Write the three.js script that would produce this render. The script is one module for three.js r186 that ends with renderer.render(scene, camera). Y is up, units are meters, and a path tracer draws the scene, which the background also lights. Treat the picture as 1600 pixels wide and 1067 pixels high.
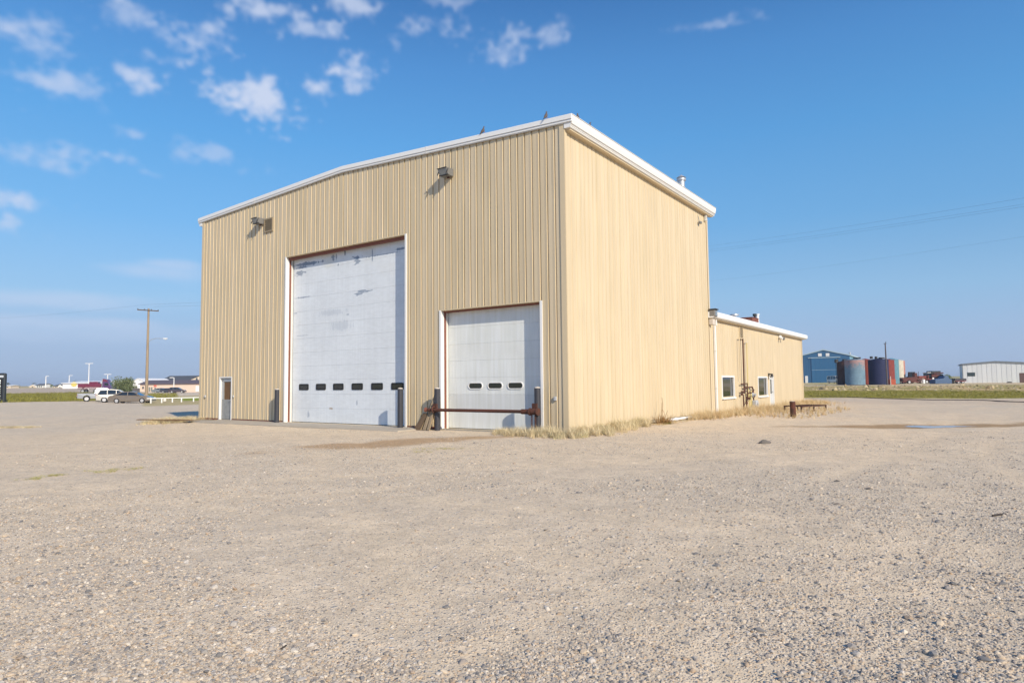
import * as THREE from 'three';
import { RoundedBoxGeometry } from 'three/addons/geometries/RoundedBoxGeometry.js';
import { mergeGeometries } from 'three/addons/utils/BufferGeometryUtils.js';

// ------------------------------------------------------------------ camera, sky, sun
const EYE = 1.646, F = 1026.66;
const scene = new THREE.Scene();
const camera = new THREE.PerspectiveCamera(2 * Math.atan(533.5 / F) * 180 / Math.PI, 1600 / 1067, 0.1, 9000);
camera.rotation.order = 'YXZ';
camera.position.set(0, EYE, 0);
camera.rotation.set(0.0642, 0, -0.0102);
camera.updateMatrixWorld(true);
const renderer = new THREE.WebGLRenderer({ antialias: true });
renderer.setSize(1024, 682);
renderer.toneMapping = THREE.LinearToneMapping;
const EXPOSURE = 1.3;
renderer.toneMappingExposure = EXPOSURE;
renderer.shadowMap.enabled = true;

// the workshop's own frame: origin at its near corner, +x along the front, +z out of the front
const YAW = -0.6142, CORNER = new THREE.Vector3(1.81, 0, -21.59);
const site = new THREE.Matrix4().makeRotationY(YAW).setPosition(CORNER);
const siteP = (x, y, z) => new THREE.Vector3(x, y, z).applyMatrix4(site);
const toSun = new THREE.Vector3(1, 0.6, 0.43).normalize().transformDirection(site);

function rng(seed) { let s = seed >>> 0; return () => { s = (s + 0x6D2B79F5) | 0; let t = Math.imul(s ^ (s >>> 15), 1 | s); t = (t + Math.imul(t ^ (t >>> 7), 61 | t)) ^ t; return ((t ^ (t >>> 14)) >>> 0) / 4294967296; }; }
function hash3(x, y, z) { let h = Math.imul(x, 374761393) + Math.imul(y, 668265263) + Math.imul(z, 2147483647) | 0; h = Math.imul(h ^ (h >>> 13), 1274126177); h = Math.imul(h ^ (h >>> 16), 2246822519); return ((h ^ (h >>> 15)) >>> 0) / 4294967296; }
function noise3(x, y, z) {
  const xi = Math.floor(x), yi = Math.floor(y), zi = Math.floor(z); let u = x - xi, v = y - yi, w = z - zi;
  u = u * u * (3 - 2 * u); v = v * v * (3 - 2 * v); w = w * w * (3 - 2 * w);
  const L = (a, b, t) => a + (b - a) * t;
  return L(L(L(hash3(xi, yi, zi), hash3(xi + 1, yi, zi), u), L(hash3(xi, yi + 1, zi), hash3(xi + 1, yi + 1, zi), u), v),
    L(L(hash3(xi, yi, zi + 1), hash3(xi + 1, yi, zi + 1), u), L(hash3(xi, yi + 1, zi + 1), hash3(xi + 1, yi + 1, zi + 1), u), v), w);
}
function fbm(x, y, z, o = 4) { let s = 0, a = 0.5, t = 0; for (let i = 0; i < o; i++) { s += a * noise3(x, y, z); t += a; a *= 0.5; x = x * 2.03 + 11.3; y = y * 2.03 + 5.7; z = z * 2.03 + 3.1; } return s / t; }
const sstep = (a, b, x) => { const t = Math.min(1, Math.max(0, (x - a) / (b - a))); return t * t * (3 - 2 * t); };
const lin = (c) => { c /= 255; return c <= 0.04045 ? c / 12.92 : Math.pow((c + 0.055) / 1.055, 2.4); };
const rgb = (r, g, b) => [lin(r), lin(g), lin(b)];
const mix = (a, b, t) => [a[0] + (b[0] - a[0]) * t, a[1] + (b[1] - a[1]) * t, a[2] + (b[2] - a[2]) * t];

// point in the world seen at photograph pixel (px, py), at distance d in front of the lens
function W(px, py, d) {
  const v = new THREE.Vector3((px - 800) / F, (533.5 - py) / F, -1).applyQuaternion(camera.quaternion);
  return v.multiplyScalar(d / -v.z).add(camera.position);
}

{ // sky: clear blue with small broken clouds
  const w = 2048, h = 1024, data = new Float32Array(w * h * 4);
  const stops = [[-90, rgb(150, 160, 172)], [-4, rgb(168, 182, 204)], [0, rgb(171, 190, 217)], [3, rgb(167, 192, 224)], [7, rgb(154, 197, 235)], [13, rgb(122, 183, 237)], [20, rgb(100, 169, 232)], [26, rgb(88, 152, 219)], [31, rgb(73, 131, 198)], [50, rgb(62, 114, 180)], [90, rgb(50, 96, 160)]];
  const R = rng(5);
  const clouds = [];
  const add = (px, py, rx, ry, op, soft = 0) => { const d = W(px, py, 1).sub(camera.position).normalize(); clouds.push({ az: Math.atan2(d.x, -d.z), el: Math.asin(d.y), rx: (soft ? 1 : 0.84) * rx / 15.5 * Math.PI / 180, ry: (soft ? 1 : 0.86) * ry / 15.5 * Math.PI / 180, op, soft }); };
  add(300, 62, 66, 34, 0.75); add(395, 145, 84, 38, 0.95); add(222, 122, 46, 28, 0.75); add(492, 134, 36, 24, 0.9); add(556, 120, 30, 34, 0.75); add(400, 8, 70, 26, 0.75);
  add(480, 46, 48, 14, 0.6); add(540, 6, 60, 15, 0.7); add(690, 50, 70, 22, 0.5); add(792, 66, 54, 32, 0.6); add(858, 58, 24, 20, 0.35); add(1110, 40, 62, 11, 0.42); add(205, 25, 40, 22, 0.5);
  add(240, 90, 50, 12, 0.4); add(60, 245, 90, 24, 0.5); add(195, 248, 34, 12, 0.5); add(330, 243, 58, 20, 0.42); add(18, 315, 42, 22, 0.75); add(10, 352, 30, 16, 0.65); add(205, 208, 26, 12, 0.5);
  add(245, 425, 75, 11, 0.42, 1); add(268, 412, 36, 6, 0.28, 1); add(70, 470, 130, 13, 0.42, 1); add(60, 500, 110, 11, 0.3, 1); add(150, 520, 190, 16, 0.3, 1); add(60, 60, 70, 40, 0.6); add(90, 130, 60, 34, 0.55);
  add(228, 270, 24, 8, 0.3); add(700, 2, 50, 10, 0.4);
  for (let i = 0; i < 60; i++) { const az = 45 + R() * 270, el = 6 + R() * R() * 60; clouds.push({ az: ((az + 180) % 360 - 180) * Math.PI / 180, el: el * Math.PI / 180, rx: (2 + R() * 5) * Math.PI / 180, ry: (1 + R() * 2) * Math.PI / 180, op: 0.3 + R() * 0.6, soft: el < 10 ? 1 : 0 }); }
  const white = rgb(208, 219, 242);
  for (let j = 0; j < h; j++) {
    const el = ((j + 0.5) / h - 0.5) * Math.PI, eld = el * 180 / Math.PI;
    let k = 0; while (k < stops.length - 2 && eld > stops[k + 1][0]) k++;
    const t = Math.min(1, Math.max(0, (eld - stops[k][0]) / (stops[k + 1][0] - stops[k][0])));
    const base = mix(stops[k][1], stops[k + 1][1], t);
    const near = clouds.filter((c) => Math.abs(el - c.el) < c.ry * 2.2);
    for (let i = 0; i < w; i++) {
      const phi = ((i + 0.5) / w - 0.5) * 2 * Math.PI, dx = Math.cos(phi) * Math.cos(el), dz = Math.sin(phi) * Math.cos(el), dy = Math.sin(el);
      const az = Math.atan2(dx, -dz);
      const cs = Math.max(0, dx * toSun.x + dy * toSun.y + dz * toSun.z), glow = 0.25 * Math.pow(cs, 10) + 0.9 * Math.pow(cs, 90);
      const cg = dx * toSun.x + dy * toSun.y + dz * toSun.z, ray = 1 + (0.86 + 0.33 * cg * cg - 1) * sstep(0, 12, eld); // Rayleigh: darkest a quarter turn from the sun
      let c = [base[0] * ray + glow, base[1] * ray + glow * 0.95, base[2] * ray + glow * 0.85];
      let cov = 0;
      for (const q of near) {
        let da = az - q.az; if (da > Math.PI) da -= 2 * Math.PI; if (da < -Math.PI) da += 2 * Math.PI; da *= Math.cos(el);
        if (Math.abs(da) > q.rx * 2.2) continue;
        const e = Math.exp(-Math.pow(da / q.rx, 2) - Math.pow((el - q.el) / q.ry, 2)); if (e < 0.05) continue;
        const n = q.soft ? fbm(dx * 16, dy * 60, dz * 16, 4) : 0.62 * fbm(dx * 30 + 4, dy * 44, dz * 30, 3) + 0.38 * fbm(dx * 110, dy * 150, dz * 110, 4);
        const m = q.soft ? sstep(0.15, 0.9, e * 0.8 + (n - 0.5) * 0.7) : sstep(0.4, 1.25, e * 0.92 + (n - 0.5) * 2.4);
        cov = 1 - (1 - cov) * (1 - m * q.op);
      }
      if (cov > 0) c = mix(c, white, Math.min(0.92, cov));
      const o = (j * w + i) * 4;
      data[o] = c[0] / EXPOSURE; data[o + 1] = c[1] / EXPOSURE; data[o + 2] = c[2] / EXPOSURE; data[o + 3] = 1;
    }
  }
  const sky = new THREE.DataTexture(data, w, h, THREE.RGBAFormat, THREE.FloatType);
  sky.mapping = THREE.EquirectangularReflectionMapping; sky.magFilter = sky.minFilter = THREE.LinearFilter; sky.wrapS = THREE.RepeatWrapping; sky.needsUpdate = true;
  scene.background = sky; scene.environment = sky;
}
const sun = new THREE.DirectionalLight(0xfff0d8, 4.0);
sun.position.copy(toSun).multiplyScalar(120); sun.castShadow = true; sun.shadow.mapSize.set(4096, 4096); sun.shadow.radius = 1.2;
Object.assign(sun.shadow.camera, { left: -90, right: 90, top: 90, bottom: -90, near: 1, far: 400 });
scene.add(sun, sun.target);
scene.fog = new THREE.FogExp2(0xb4c4da, 0.00032);

// ------------------------------------------------------------------ helpers
const used = new Map();
function numbered(n) { const k = used.get(n) || 0; used.set(n, k + 1); return k ? `${n}_${String(k).padStart(3, '0')}` : n; }
function thing(name, label, category, pos = [0, 0, 0], turn = 0, group) {
  const o = new THREE.Group(); o.name = numbered(name); scene.add(o); o.position.set(...pos); o.rotation.y = turn; o.userData = { label, category };
  if (group) o.userData.group = group; return o;
}
function shadowed(m) { m.castShadow = m.receiveShadow = true; return m; }
function clean(g) { const q = g.index ? g.toNonIndexed() : g; for (const k of Object.keys(q.attributes)) if (!['position', 'normal', 'uv'].includes(k)) q.deleteAttribute(k); return q; }
function merged(gs) { if (!Array.isArray(gs)) return gs; return gs.length === 1 ? gs[0] : mergeGeometries(gs.map(clean)); }
function part(name, gs, mat, parent) { const m = shadowed(new THREE.Mesh(merged(gs), mat)); m.name = name; parent.add(m); return m; }
function holder(name, parent, pos = [0, 0, 0], turn = 0) { const g = new THREE.Group(); g.name = name; g.position.set(...pos); g.rotation.y = turn; parent.add(g); return g; }
function structure(name, gs, mat) { const m = shadowed(new THREE.Mesh(merged(gs), mat)); m.name = numbered(name); m.userData.kind = 'structure'; scene.add(m); return m; }
function place(g, x, y, z, rx = 0, ry = 0, rz = 0) { if (rx || ry || rz) g.applyMatrix4(new THREE.Matrix4().makeRotationFromEuler(new THREE.Euler(rx, ry, rz))); g.translate(x, y, z); return g; }
const box = (w, h, d, x, y, z, rx, ry, rz) => place(new THREE.BoxGeometry(w, h, d), x, y, z, rx, ry, rz);
const rbox = (w, h, d, r, x, y, z, rx, ry, rz) => place(new RoundedBoxGeometry(w, h, d, 2, r), x, y, z, rx, ry, rz);
const cyl = (r0, r1, h, x, y, z, rx, ry, rz, seg = 20) => place(new THREE.CylinderGeometry(r0, r1, h, seg), x, y, z, rx, ry, rz);
const tube = (pts, r, seg = 8, n = 0, curve = null) => new THREE.TubeGeometry(curve || new THREE.CatmullRomCurve3(pts.map((p) => new THREE.Vector3(...p)), false, 'catmullrom', 0.02), n || pts.length * 6, r, seg);
function rod(a, b, r, seg = 8) { const A = new THREE.Vector3(...a), B = new THREE.Vector3(...b), L = A.distanceTo(B); const g = new THREE.CylinderGeometry(r, r, L, seg); g.applyQuaternion(new THREE.Quaternion().setFromUnitVectors(new THREE.Vector3(0, 1, 0), B.clone().sub(A).normalize())); const m = A.add(B).multiplyScalar(0.5); return g.translate(m.x, m.y, m.z); }
function extrude(pts, depth, bevel = 0, holes = []) { const s = new THREE.Shape(pts.map((p) => new THREE.Vector2(...p))); for (const h of holes) s.holes.push(new THREE.Path(h.map((p) => new THREE.Vector2(...p)))); return new THREE.ExtrudeGeometry(s, { depth, bevelEnabled: bevel > 0, bevelThickness: bevel, bevelSize: bevel, bevelSegments: 2, curveSegments: 10 }); }

function texture(w, h, fn, srgb = true) {
  const d = new Uint8Array(w * h * 4);
  for (let j = 0; j < h; j++) for (let i = 0; i < w; i++) { const c = fn(i / w, j / h, i, j), o = (j * w + i) * 4; d[o] = Math.max(0, Math.min(255, c[0])); d[o + 1] = Math.max(0, Math.min(255, c[1])); d[o + 2] = Math.max(0, Math.min(255, c[2])); d[o + 3] = 255; }
  const t = new THREE.DataTexture(d, w, h, THREE.RGBAFormat); t.wrapS = t.wrapT = THREE.RepeatWrapping; t.magFilter = THREE.LinearFilter; t.minFilter = THREE.LinearMipmapLinearFilter; t.generateMipmaps = true; if (srgb) t.colorSpace = THREE.SRGBColorSpace; t.needsUpdate = true; return t;
}
function repeatOf(t, x, y) { const c = t.clone(); c.repeat.set(x, y); c.needsUpdate = true; return c; }
// tiling noise on a unit square
function tn(u, v, fx, fy, seed) { const xi = Math.floor(u * fx), yi = Math.floor(v * fy); let a = u * fx - xi, b = v * fy - yi; a = a * a * (3 - 2 * a); b = b * b * (3 - 2 * b); const H = (x, y) => hash3(((x % fx) + fx) % fx, ((y % fy) + fy) % fy, seed); return (H(xi, yi) * (1 - a) + H(xi + 1, yi) * a) * (1 - b) + (H(xi, yi + 1) * (1 - a) + H(xi + 1, yi + 1) * a) * b; }
const mat = (color, roughness = 0.7, extra = {}) => { const m = new THREE.MeshStandardMaterial({ roughness, ...extra }); if (Array.isArray(color)) m.color.setRGB(...color); else m.color.set(color); return m; };

const streaks = texture(512, 512, (u, v) => { const a = tn(u, v, 90, 4, 3), b = tn(u, v, 24, 7, 4), c = tn(u, v, 200, 9, 8), d = tn(u, v, 14, 14, 6); const k = 0.9 + 0.04 * a + 0.025 * b + 0.02 * c + 0.015 * d; return [255 * k, 254 * k, 250 * (k - 0.015 * (1 - a))]; });
const grime = texture(256, 256, (u, v) => { const a = tn(u, v, 8, 8, 13), b = tn(u, v, 30, 30, 14), c = tn(u, v, 90, 90, 15); const k = 0.8 + 0.09 * a + 0.07 * b + 0.05 * c; return [255 * k, 253 * k, 249 * k]; });
const rustTex = texture(256, 256, (u, v) => { const a = tn(u, v, 6, 6, 23), b = tn(u, v, 24, 24, 24), c = tn(u, v, 80, 80, 25), m = 0.5 * a + 0.3 * b + 0.2 * c; const k = sstep(0.35, 0.7, m); return [84 + 26 * k, 58 + 6 * k, 50 - 2 * k]; });
const woodTex = texture(256, 256, (u, v) => { const g = tn(u, v, 60, 3, 33), h = tn(u, v, 16, 5, 34), k = 0.5 * g + 0.5 * h; return [120 + 62 * k, 108 + 58 * k, 92 + 50 * k]; });
const bumpFine = texture(256, 256, (u, v) => { const k = 120 * tn(u, v, 128, 128, 41) + 135 * tn(u, v, 40, 40, 42); return [k, k, k]; }, false);

const M = {
  siding: [0, 1, 2, 3].map((i) => mat([[0.69, 0.582, 0.42], [0.678, 0.568, 0.405], [0.70, 0.592, 0.432], [0.672, 0.565, 0.40]][i], 0.5, { map: streaks, side: THREE.DoubleSide })),
  sidingPlain: mat([0.69, 0.582, 0.42], 0.5, { map: streaks }),
  soffit: mat([0.69, 0.582, 0.42], 0.5, { map: streaks }),
  white: mat([0.78, 0.78, 0.76], 0.45, { map: grime }), trim: mat([0.78, 0.785, 0.785], 0.4),
  doorWhite: mat([0.62, 0.66, 0.70], 0.45), roof: mat([0.6, 0.6, 0.6], 0.5),
  oxide: mat([0.25, 0.085, 0.055], 0.7, { map: grime }), rust: mat([0.7, 0.7, 0.72], 0.9, { map: rustTex }),
  bollard: mat([0.035, 0.037, 0.048], 0.5, { bumpMap: bumpFine, bumpScale: 0.002 }), cap: mat([0.55, 0.50, 0.45], 0.9),
  glass: new THREE.MeshPhysicalMaterial({ color: new THREE.Color().setRGB(0.012, 0.018, 0.024), roughness: 0.06, clearcoat: 1, clearcoatRoughness: 0.03 }),
  rubber: mat([0.012, 0.014, 0.017], 0.75), galv: mat([0.5, 0.52, 0.54], 0.4, { metalness: 0.5 }), lampGrey: mat([0.22, 0.22, 0.22], 0.5, { metalness: 0.4 }),
  lens: new THREE.MeshPhysicalMaterial({ color: new THREE.Color().setRGB(0.2, 0.22, 0.23), roughness: 0.12, clearcoat: 1 }),
  dark: mat([0.03, 0.03, 0.032], 0.7), concrete: mat([0.52, 0.47, 0.40], 0.9, { map: grime, bumpMap: bumpFine, bumpScale: 0.004 }),
  wood: [[0.9, 0.88, 0.85], [0.7, 0.66, 0.62], [1, 0.95, 0.86]].map((c) => mat(c, 0.9, { map: woodTex })), woodDark: mat([0.32, 0.27, 0.24], 0.9, { map: woodTex }),
  poleWood: mat([1.0, 0.95, 0.92], 0.95, { map: repeatOf(woodTex, 2, 3) }),
  greyDoor: mat([0.36, 0.38, 0.39], 0.55, { map: grime }), board: mat([0.5, 0.33, 0.2], 0.8, { map: woodTex }),
  rustDark: mat([0.45, 0.42, 0.42], 0.9, { map: rustTex }),
  louvre: mat([0.30, 0.245, 0.165], 0.6),
  yellowPipe: mat([0.6, 0.51, 0.22], 0.5), meter: mat([0.45, 0.47, 0.5], 0.5),
};

// ------------------------------------------------------------------ terrain
const PROFILES = [
  [-34, [[0, -0.09], [22, -0.1], [36, -0.3], [52, -0.33], [85, -0.27], [118, -0.2], [200, 0.5], [330, 1.75], [600, 2.6], [2000, 7.5], [4500, 17]]],
  [-27, [[0, -0.09], [22, -0.1], [36, -0.3], [52, -0.33], [85, -0.27], [122, -0.25], [230, -0.1], [400, 0.9], [2000, 6.5], [4500, 15]]],
  [-18, [[0, -0.09], [22, -0.08], [100, -0.05], [400, 1], [2000, 7], [4500, 16]]],
  [17, [[0, -0.09], [22, -0.07], [100, 0], [400, 1], [2000, 7.5], [4500, 17]]],
  [23, [[0, -0.09], [22, -0.07], [68, -0.02], [76, 0.1], [111, 0.74], [150, 0.66], [220, 0.88], [400, 1.3], [2000, 9], [4500, 19]]],
  [180, [[0, -0.09], [22, -0.07], [68, -0.02], [76, 0.1], [111, 0.74], [150, 0.66], [220, 0.88], [400, 1.3], [2000, 9], [4500, 19]]],
];
function prof(p, d) { let k = 0; while (k < p.length - 2 && d > p[k + 1][0]) k++; const t = Math.min(1, Math.max(0, (d - p[k][0]) / (p[k + 1][0] - p[k][0]))); return p[k][1] + (p[k + 1][1] - p[k][1]) * t; }
const siteInv = site.clone().invert(), tmpV = new THREE.Vector3();
const PUDDLE = new THREE.Vector2(15.75, -24.8);
function groundY(x, z) {
  const d = Math.hypot(x, z), a = Math.atan2(x, -z) * 180 / Math.PI;
  let k = 0; while (k < PROFILES.length - 2 && a > PROFILES[k + 1][0]) k++;
  const t = sstep(0, 1, (a - PROFILES[k][0]) / (PROFILES[k + 1][0] - PROFILES[k][0]));
  let y = a < PROFILES[0][0] ? prof(PROFILES[0][1], d) : prof(PROFILES[k][1], d) * (1 - t) + prof(PROFILES[k + 1][1], d) * t;
  tmpV.set(x, 0, z).applyMatrix4(siteInv);
  const bx = Math.max(-22.5 - tmpV.x, 0, tmpV.x - 0.5), bz = Math.max(-36 - tmpV.z, 0, tmpV.z - 0.8), bd = Math.hypot(bx, bz);
  y = y + (-0.04 - y) * (1 - sstep(0, 6, bd));
  const n = d < 60 ? (fbm(x * 0.35, 3, z * 0.35, 3) - 0.5) * 0.09 + (noise3(x * 2.2, 8, z * 2.2) - 0.5) * 0.016 + (noise3(x * 6, 9, z * 6) - 0.5) * 0.008 : d < 300 ? (fbm(x * 0.2, 4, z * 0.2, 3) - 0.5) * 0.16 : (fbm(x * 0.01, 2, z * 0.01, 3) - 0.5) * 1.2;
  y += n * (bd < 2 ? 0.3 + 0.35 * bd : 1); if (d < 40) y -= 0.014 * track(x, z);
  const px = (x - PUDDLE.x) / 4.2, pz = (z - PUDDLE.y) / 1.5, pr = px * px + pz * pz; y -= 0.07 * Math.exp(-pr * 1.2);
  return y;
}
const LANES = [[0.78, 0.62, -2.7], [0.78, 0.62, -1.0], [0.94, -0.34, 1.0], [0.94, -0.34, 2.75], [0.3, 0.954, -13.2], [0.3, 0.954, -11.4], [0.9, 0.43, 3.2], [0.9, 0.43, 1.5], [-0.5, 0.866, -6.2], [-0.5, 0.866, -7.9]];
function track(x, z) { let m = 0; for (let i = 0; i < LANES.length; i++) { const [a, b, c] = LANES[i], w = (a * x + b * z - c + (noise3(x * 0.25, i + 40, z * 0.25) - 0.5) * 0.7) / 0.26; if (Math.abs(w) < 3) m = Math.max(m, Math.exp(-w * w) * sstep(0.25, 0.6, fbm(x * 0.3, i + 60, z * 0.3, 2))); } return m; }
function stoniness(x, z) { return sstep(0.4, 0.62, fbm(x * 0.2 + z * 0.1, 12, z * 0.34 - x * 0.14, 4) + 0.18 * (fbm(x * 1.3, 15, z * 1.3, 2) - 0.5)); }
const G = { grass: [0.36, 0.38, 0.06], dry: [0.92, 0.86, 0.62] };
function groundTint(x, z) {
  const d = Math.hypot(x, z), a = Math.atan2(x, -z) * 180 / Math.PI, fr = 800 + F * Math.tan(Math.max(-80, Math.min(80, a)) * Math.PI / 180);
  const n1 = fbm(x * 0.12, 1, z * 0.12, 4), n2 = fbm(x * 0.9, 5, z * 0.9, 3), n3 = noise3(x * 3.5, 7, z * 3.5);
  let c = [1, 0.985, 0.955];
  const near = d < 60, grey = near ? stoniness(x, z) : 0.4, tr = near ? track(x, z) : 0;
  c = mix(c, [0.94, 0.95, 0.955], grey * 0.7); c = mix(c, [1.05, 1.02, 0.96], sstep(0.5, 0.75, n1) * 0.7);
  c = mix(c, [1.06, 1.03, 0.97], tr * 0.8); const k = 0.94 + 0.11 * n2 + 0.07 * (n3 - 0.5); c = c.map((q) => q * k);
  if (z < 0) {
    // damp brown soil before the doors
    tmpV.set(x, 0, z).applyMatrix4(siteInv);
    const e1 = Math.pow((z + 19.5 + 0.56 * (x + 3.4)) / 0.85, 2) + Math.pow((x + 3.4) / 2.3, 2);
    const w1 = sstep(0.25, 0.7, Math.exp(-e1 * 0.55) + (n2 - 0.5) * 0.9); c = mix(c, [0.62, 0.47, 0.32], w1 * 0.75);
    // wet soil round the puddle
    const px = (x - PUDDLE.x + 0.2) / 5.2, pz = (z - PUDDLE.y - 0.05) / 1.15, w2 = sstep(0.22, 0.6, Math.exp(-(px * px + pz * pz)) + (n2 - 0.5) * 0.7); c = mix(c, [0.5, 0.40, 0.28], w2 * 0.85);
    const g = fbm(x * 0.07, 21, z * 0.07, 4), gs = fbm(x * 0.5, 22, z * 0.5, 3);
    if (a < -20) {
      if (fr < 226) {
        const e = 112 + (g - 0.5) * 18;
        const grassy = sstep(e - 4, e + 4, d) * (1 - sstep(188, 204, d + (g - 0.5) * 30));
        c = mix(c, mix(G.grass, [0.5, 0.5, 0.14], gs), grassy);
        const road = sstep(190, 206, d) * (1 - sstep(320, 350, d)); c = mix(c, [0.72, 0.70, 0.70], road * 0.8);
      } else {
        const dry = sstep(77, 82, d + (g - 0.5) * 6) * (1 - sstep(140, 170, d)); c = mix(c, mix([0.78, 0.72, 0.5], [0.62, 0.64, 0.32], gs), dry * 0.85);
        const gr = sstep(98, 104, d) * (1 - sstep(132, 142, d)) * sstep(277, 288, fr + (g - 0.5) * 10); c = mix(c, [0.42, 0.56, 0.12], gr);
      }
      if (d > 330) c = mix(c, mix([0.6, 0.62, 0.32], [0.85, 0.78, 0.5], g), sstep(330, 380, d));
    } else if (a > 14) {
      const e = 69 + (g - 0.5) * 3;
      const grassy = sstep(e - 1.2, e + 1.2, d); c = mix(c, mix(G.grass, [0.52, 0.53, 0.16], gs), grassy);
      const berm = sstep(86, 97, d + (g - 0.5) * 20); c = mix(c, mix([0.86, 0.74, 0.5], [0.52, 0.52, 0.22], sstep(0.35, 0.65, gs)), berm);
      const pad = sstep(114, 120, d); c = mix(c, mix([0.95, 0.88, 0.74], [0.58, 0.6, 0.28], sstep(0.4, 0.7, g)), pad);
      const fld = sstep(260, 320, d); c = mix(c, mix([0.45, 0.52, 0.2], [0.75, 0.7, 0.4], g), fld);
      const strip = sstep(52, 55, d) * (1 - sstep(67, 69, d)); c = mix(c, [0.93, 0.86, 0.8], strip * 0.5);
    } else { const fld = sstep(90, 110, d); c = mix(c, [0.6, 0.6, 0.28], fld); }
  } else { const fld = sstep(90, 130, d); c = mix(c, [0.6, 0.6, 0.3], fld); }
  return c;
}
const GT = 1024, GM = 2.6; // gravel texture covers 2.6 m
let gravelMap, gravelBump;
{
  const R = rng(77), col = new Float32Array(GT * GT * 3), hgt = new Float32Array(GT * GT);
  for (let j = 0; j < GT; j++) for (let i = 0; i < GT; i++) {
    const u = i / GT, v = j / GT, k = 0.9 + 0.07 * tn(u, v, 12, 12, 51) + 0.1 * tn(u, v, 60, 60, 52) + 0.12 * (tn(u, v, 512, 512, 53) - 0.3), o = (j * GT + i);
    col[o * 3] = 216 * k; col[o * 3 + 1] = 199 * k; col[o * 3 + 2] = 175 * k; hgt[o] = 0.2 * tn(u, v, 256, 256, 54) + 0.25 * tn(u, v, 30, 30, 55);
  }
  const pal = [[206, 198, 188], [218, 204, 186], [190, 184, 178], [156, 150, 146], [232, 222, 208], [198, 172, 148], [222, 200, 174], [182, 168, 156], [136, 134, 136], [212, 206, 200]];
  for (let s = 0; s < 15000; s++) {
    const big = R(), r = 1.2 + 1.6 * R() + (big > 0.9 ? 3.2 * R() : 0) + (big > 0.985 ? 3 : 0), cx = R() * GT, cy = R() * GT, c = pal[Math.floor(R() * pal.length)], k = 0.88 + R() * 0.24, e = 0.6 + R() * 0.4, th = R() * 6.28, ct = Math.cos(th), st = Math.sin(th), m = Math.ceil(r);
    for (let y = -m; y <= m; y++) for (let x = -m; x <= m; x++) {
      const a = (x * ct + y * st) / r, b = (-x * st + y * ct) / (r * e), q = a * a + b * b; if (q > 1) continue;
      const o = (((Math.floor(cy) + y + GT) % GT) * GT + (Math.floor(cx) + x + GT) % GT);
      col[o * 3] = c[0] * k; col[o * 3 + 1] = c[1] * k; col[o * 3 + 2] = c[2] * k; hgt[o] = Math.max(hgt[o], 0.35 + Math.sqrt(1 - q) * Math.min(0.65, r * 0.13));
    }
  }
  gravelMap = texture(GT, GT, (u, v, i, j) => { const o = (j * GT + i) * 3; return [col[o], col[o + 1], col[o + 2]]; });
  gravelBump = texture(GT, GT, (u, v, i, j) => { const q = hgt[j * GT + i] * 255; return [q, q, q]; }, false);
}
{
  const radii = [0.01]; for (let r = 0.8; r < 4600; r *= r < 12 ? 1.02 : r < 130 ? 1.0125 : 1.03) radii.push(r);
  const angs = []; for (let a = -44; a < 44; a += 0.33) angs.push(a); for (let a = 44; a <= 316.001; a += 4) angs.push(Math.min(a, 316));
  const nr = radii.length, na = angs.length, pos = new Float32Array(nr * na * 3), col = new Float32Array(nr * na * 3), uv = new Float32Array(nr * na * 2), idx = [];
  for (let j = 0; j < nr; j++) for (let i = 0; i < na; i++) {
    const a = angs[i] * Math.PI / 180, x = radii[j] * Math.sin(a), z = -radii[j] * Math.cos(a), o = j * na + i, c = groundTint(x, z);
    pos.set([x, groundY(x, z), z], o * 3); col.set(c, o * 3); uv.set([x / GM, z / GM], o * 2);
    if (j < nr - 1 && i < na - 1) { const b = o + 1, d = o + na, e = d + 1; idx.push(o, b, d, b, e, d); }
  }
  const g = new THREE.BufferGeometry(); g.setAttribute('position', new THREE.BufferAttribute(pos, 3)); g.setAttribute('color', new THREE.BufferAttribute(col, 3)); g.setAttribute('uv', new THREE.BufferAttribute(uv, 2)); g.setIndex(idx); g.computeVertexNormals();
  const nrm = g.attributes.normal; if (nrm.getY(2000) < 0) { for (let k = 0; k < idx.length; k += 3) { const t = idx[k]; idx[k] = idx[k + 1]; idx[k + 1] = t; } g.setIndex(idx); g.computeVertexNormals(); }
  const gm = new THREE.MeshPhysicalMaterial({ specularIntensity: 0.15, map: gravelMap, bumpMap: gravelBump, bumpScale: 0.012, roughness: 0.95, vertexColors: true, side: THREE.DoubleSide });
  structure('ground', g, gm);
}

// ------------------------------------------------------------------ the workshop
const WL = -22.1, MID = -11.05, EAVE = 10.31, RIDGE = 10.82, BACK = -14.2;
const roofY = (x) => EAVE + (RIDGE - EAVE) * (1 - Math.min(1.04, Math.abs(x - MID) / 11.05));
const PER = 0.305, PROF_FRONT = [[0, 0], [0.135, 0], [0.236, 0.0135], [0.242, -0.045], [0.297, -0.045], [0.299, 0], [0.305, 0]];
function profN(s) { const PROF = flip ? PROF_SIDE : PROF_FRONT; const t = ((s % PER) + PER) % PER; for (let k = 0; k < PROF.length - 1; k++) if (t <= PROF[k + 1][0]) { const q = (t - PROF[k][0]) / (PROF[k + 1][0] - PROF[k][0]); return PROF[k][1] + q * (PROF[k + 1][1] - PROF[k][1]); } return 0; }
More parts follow.
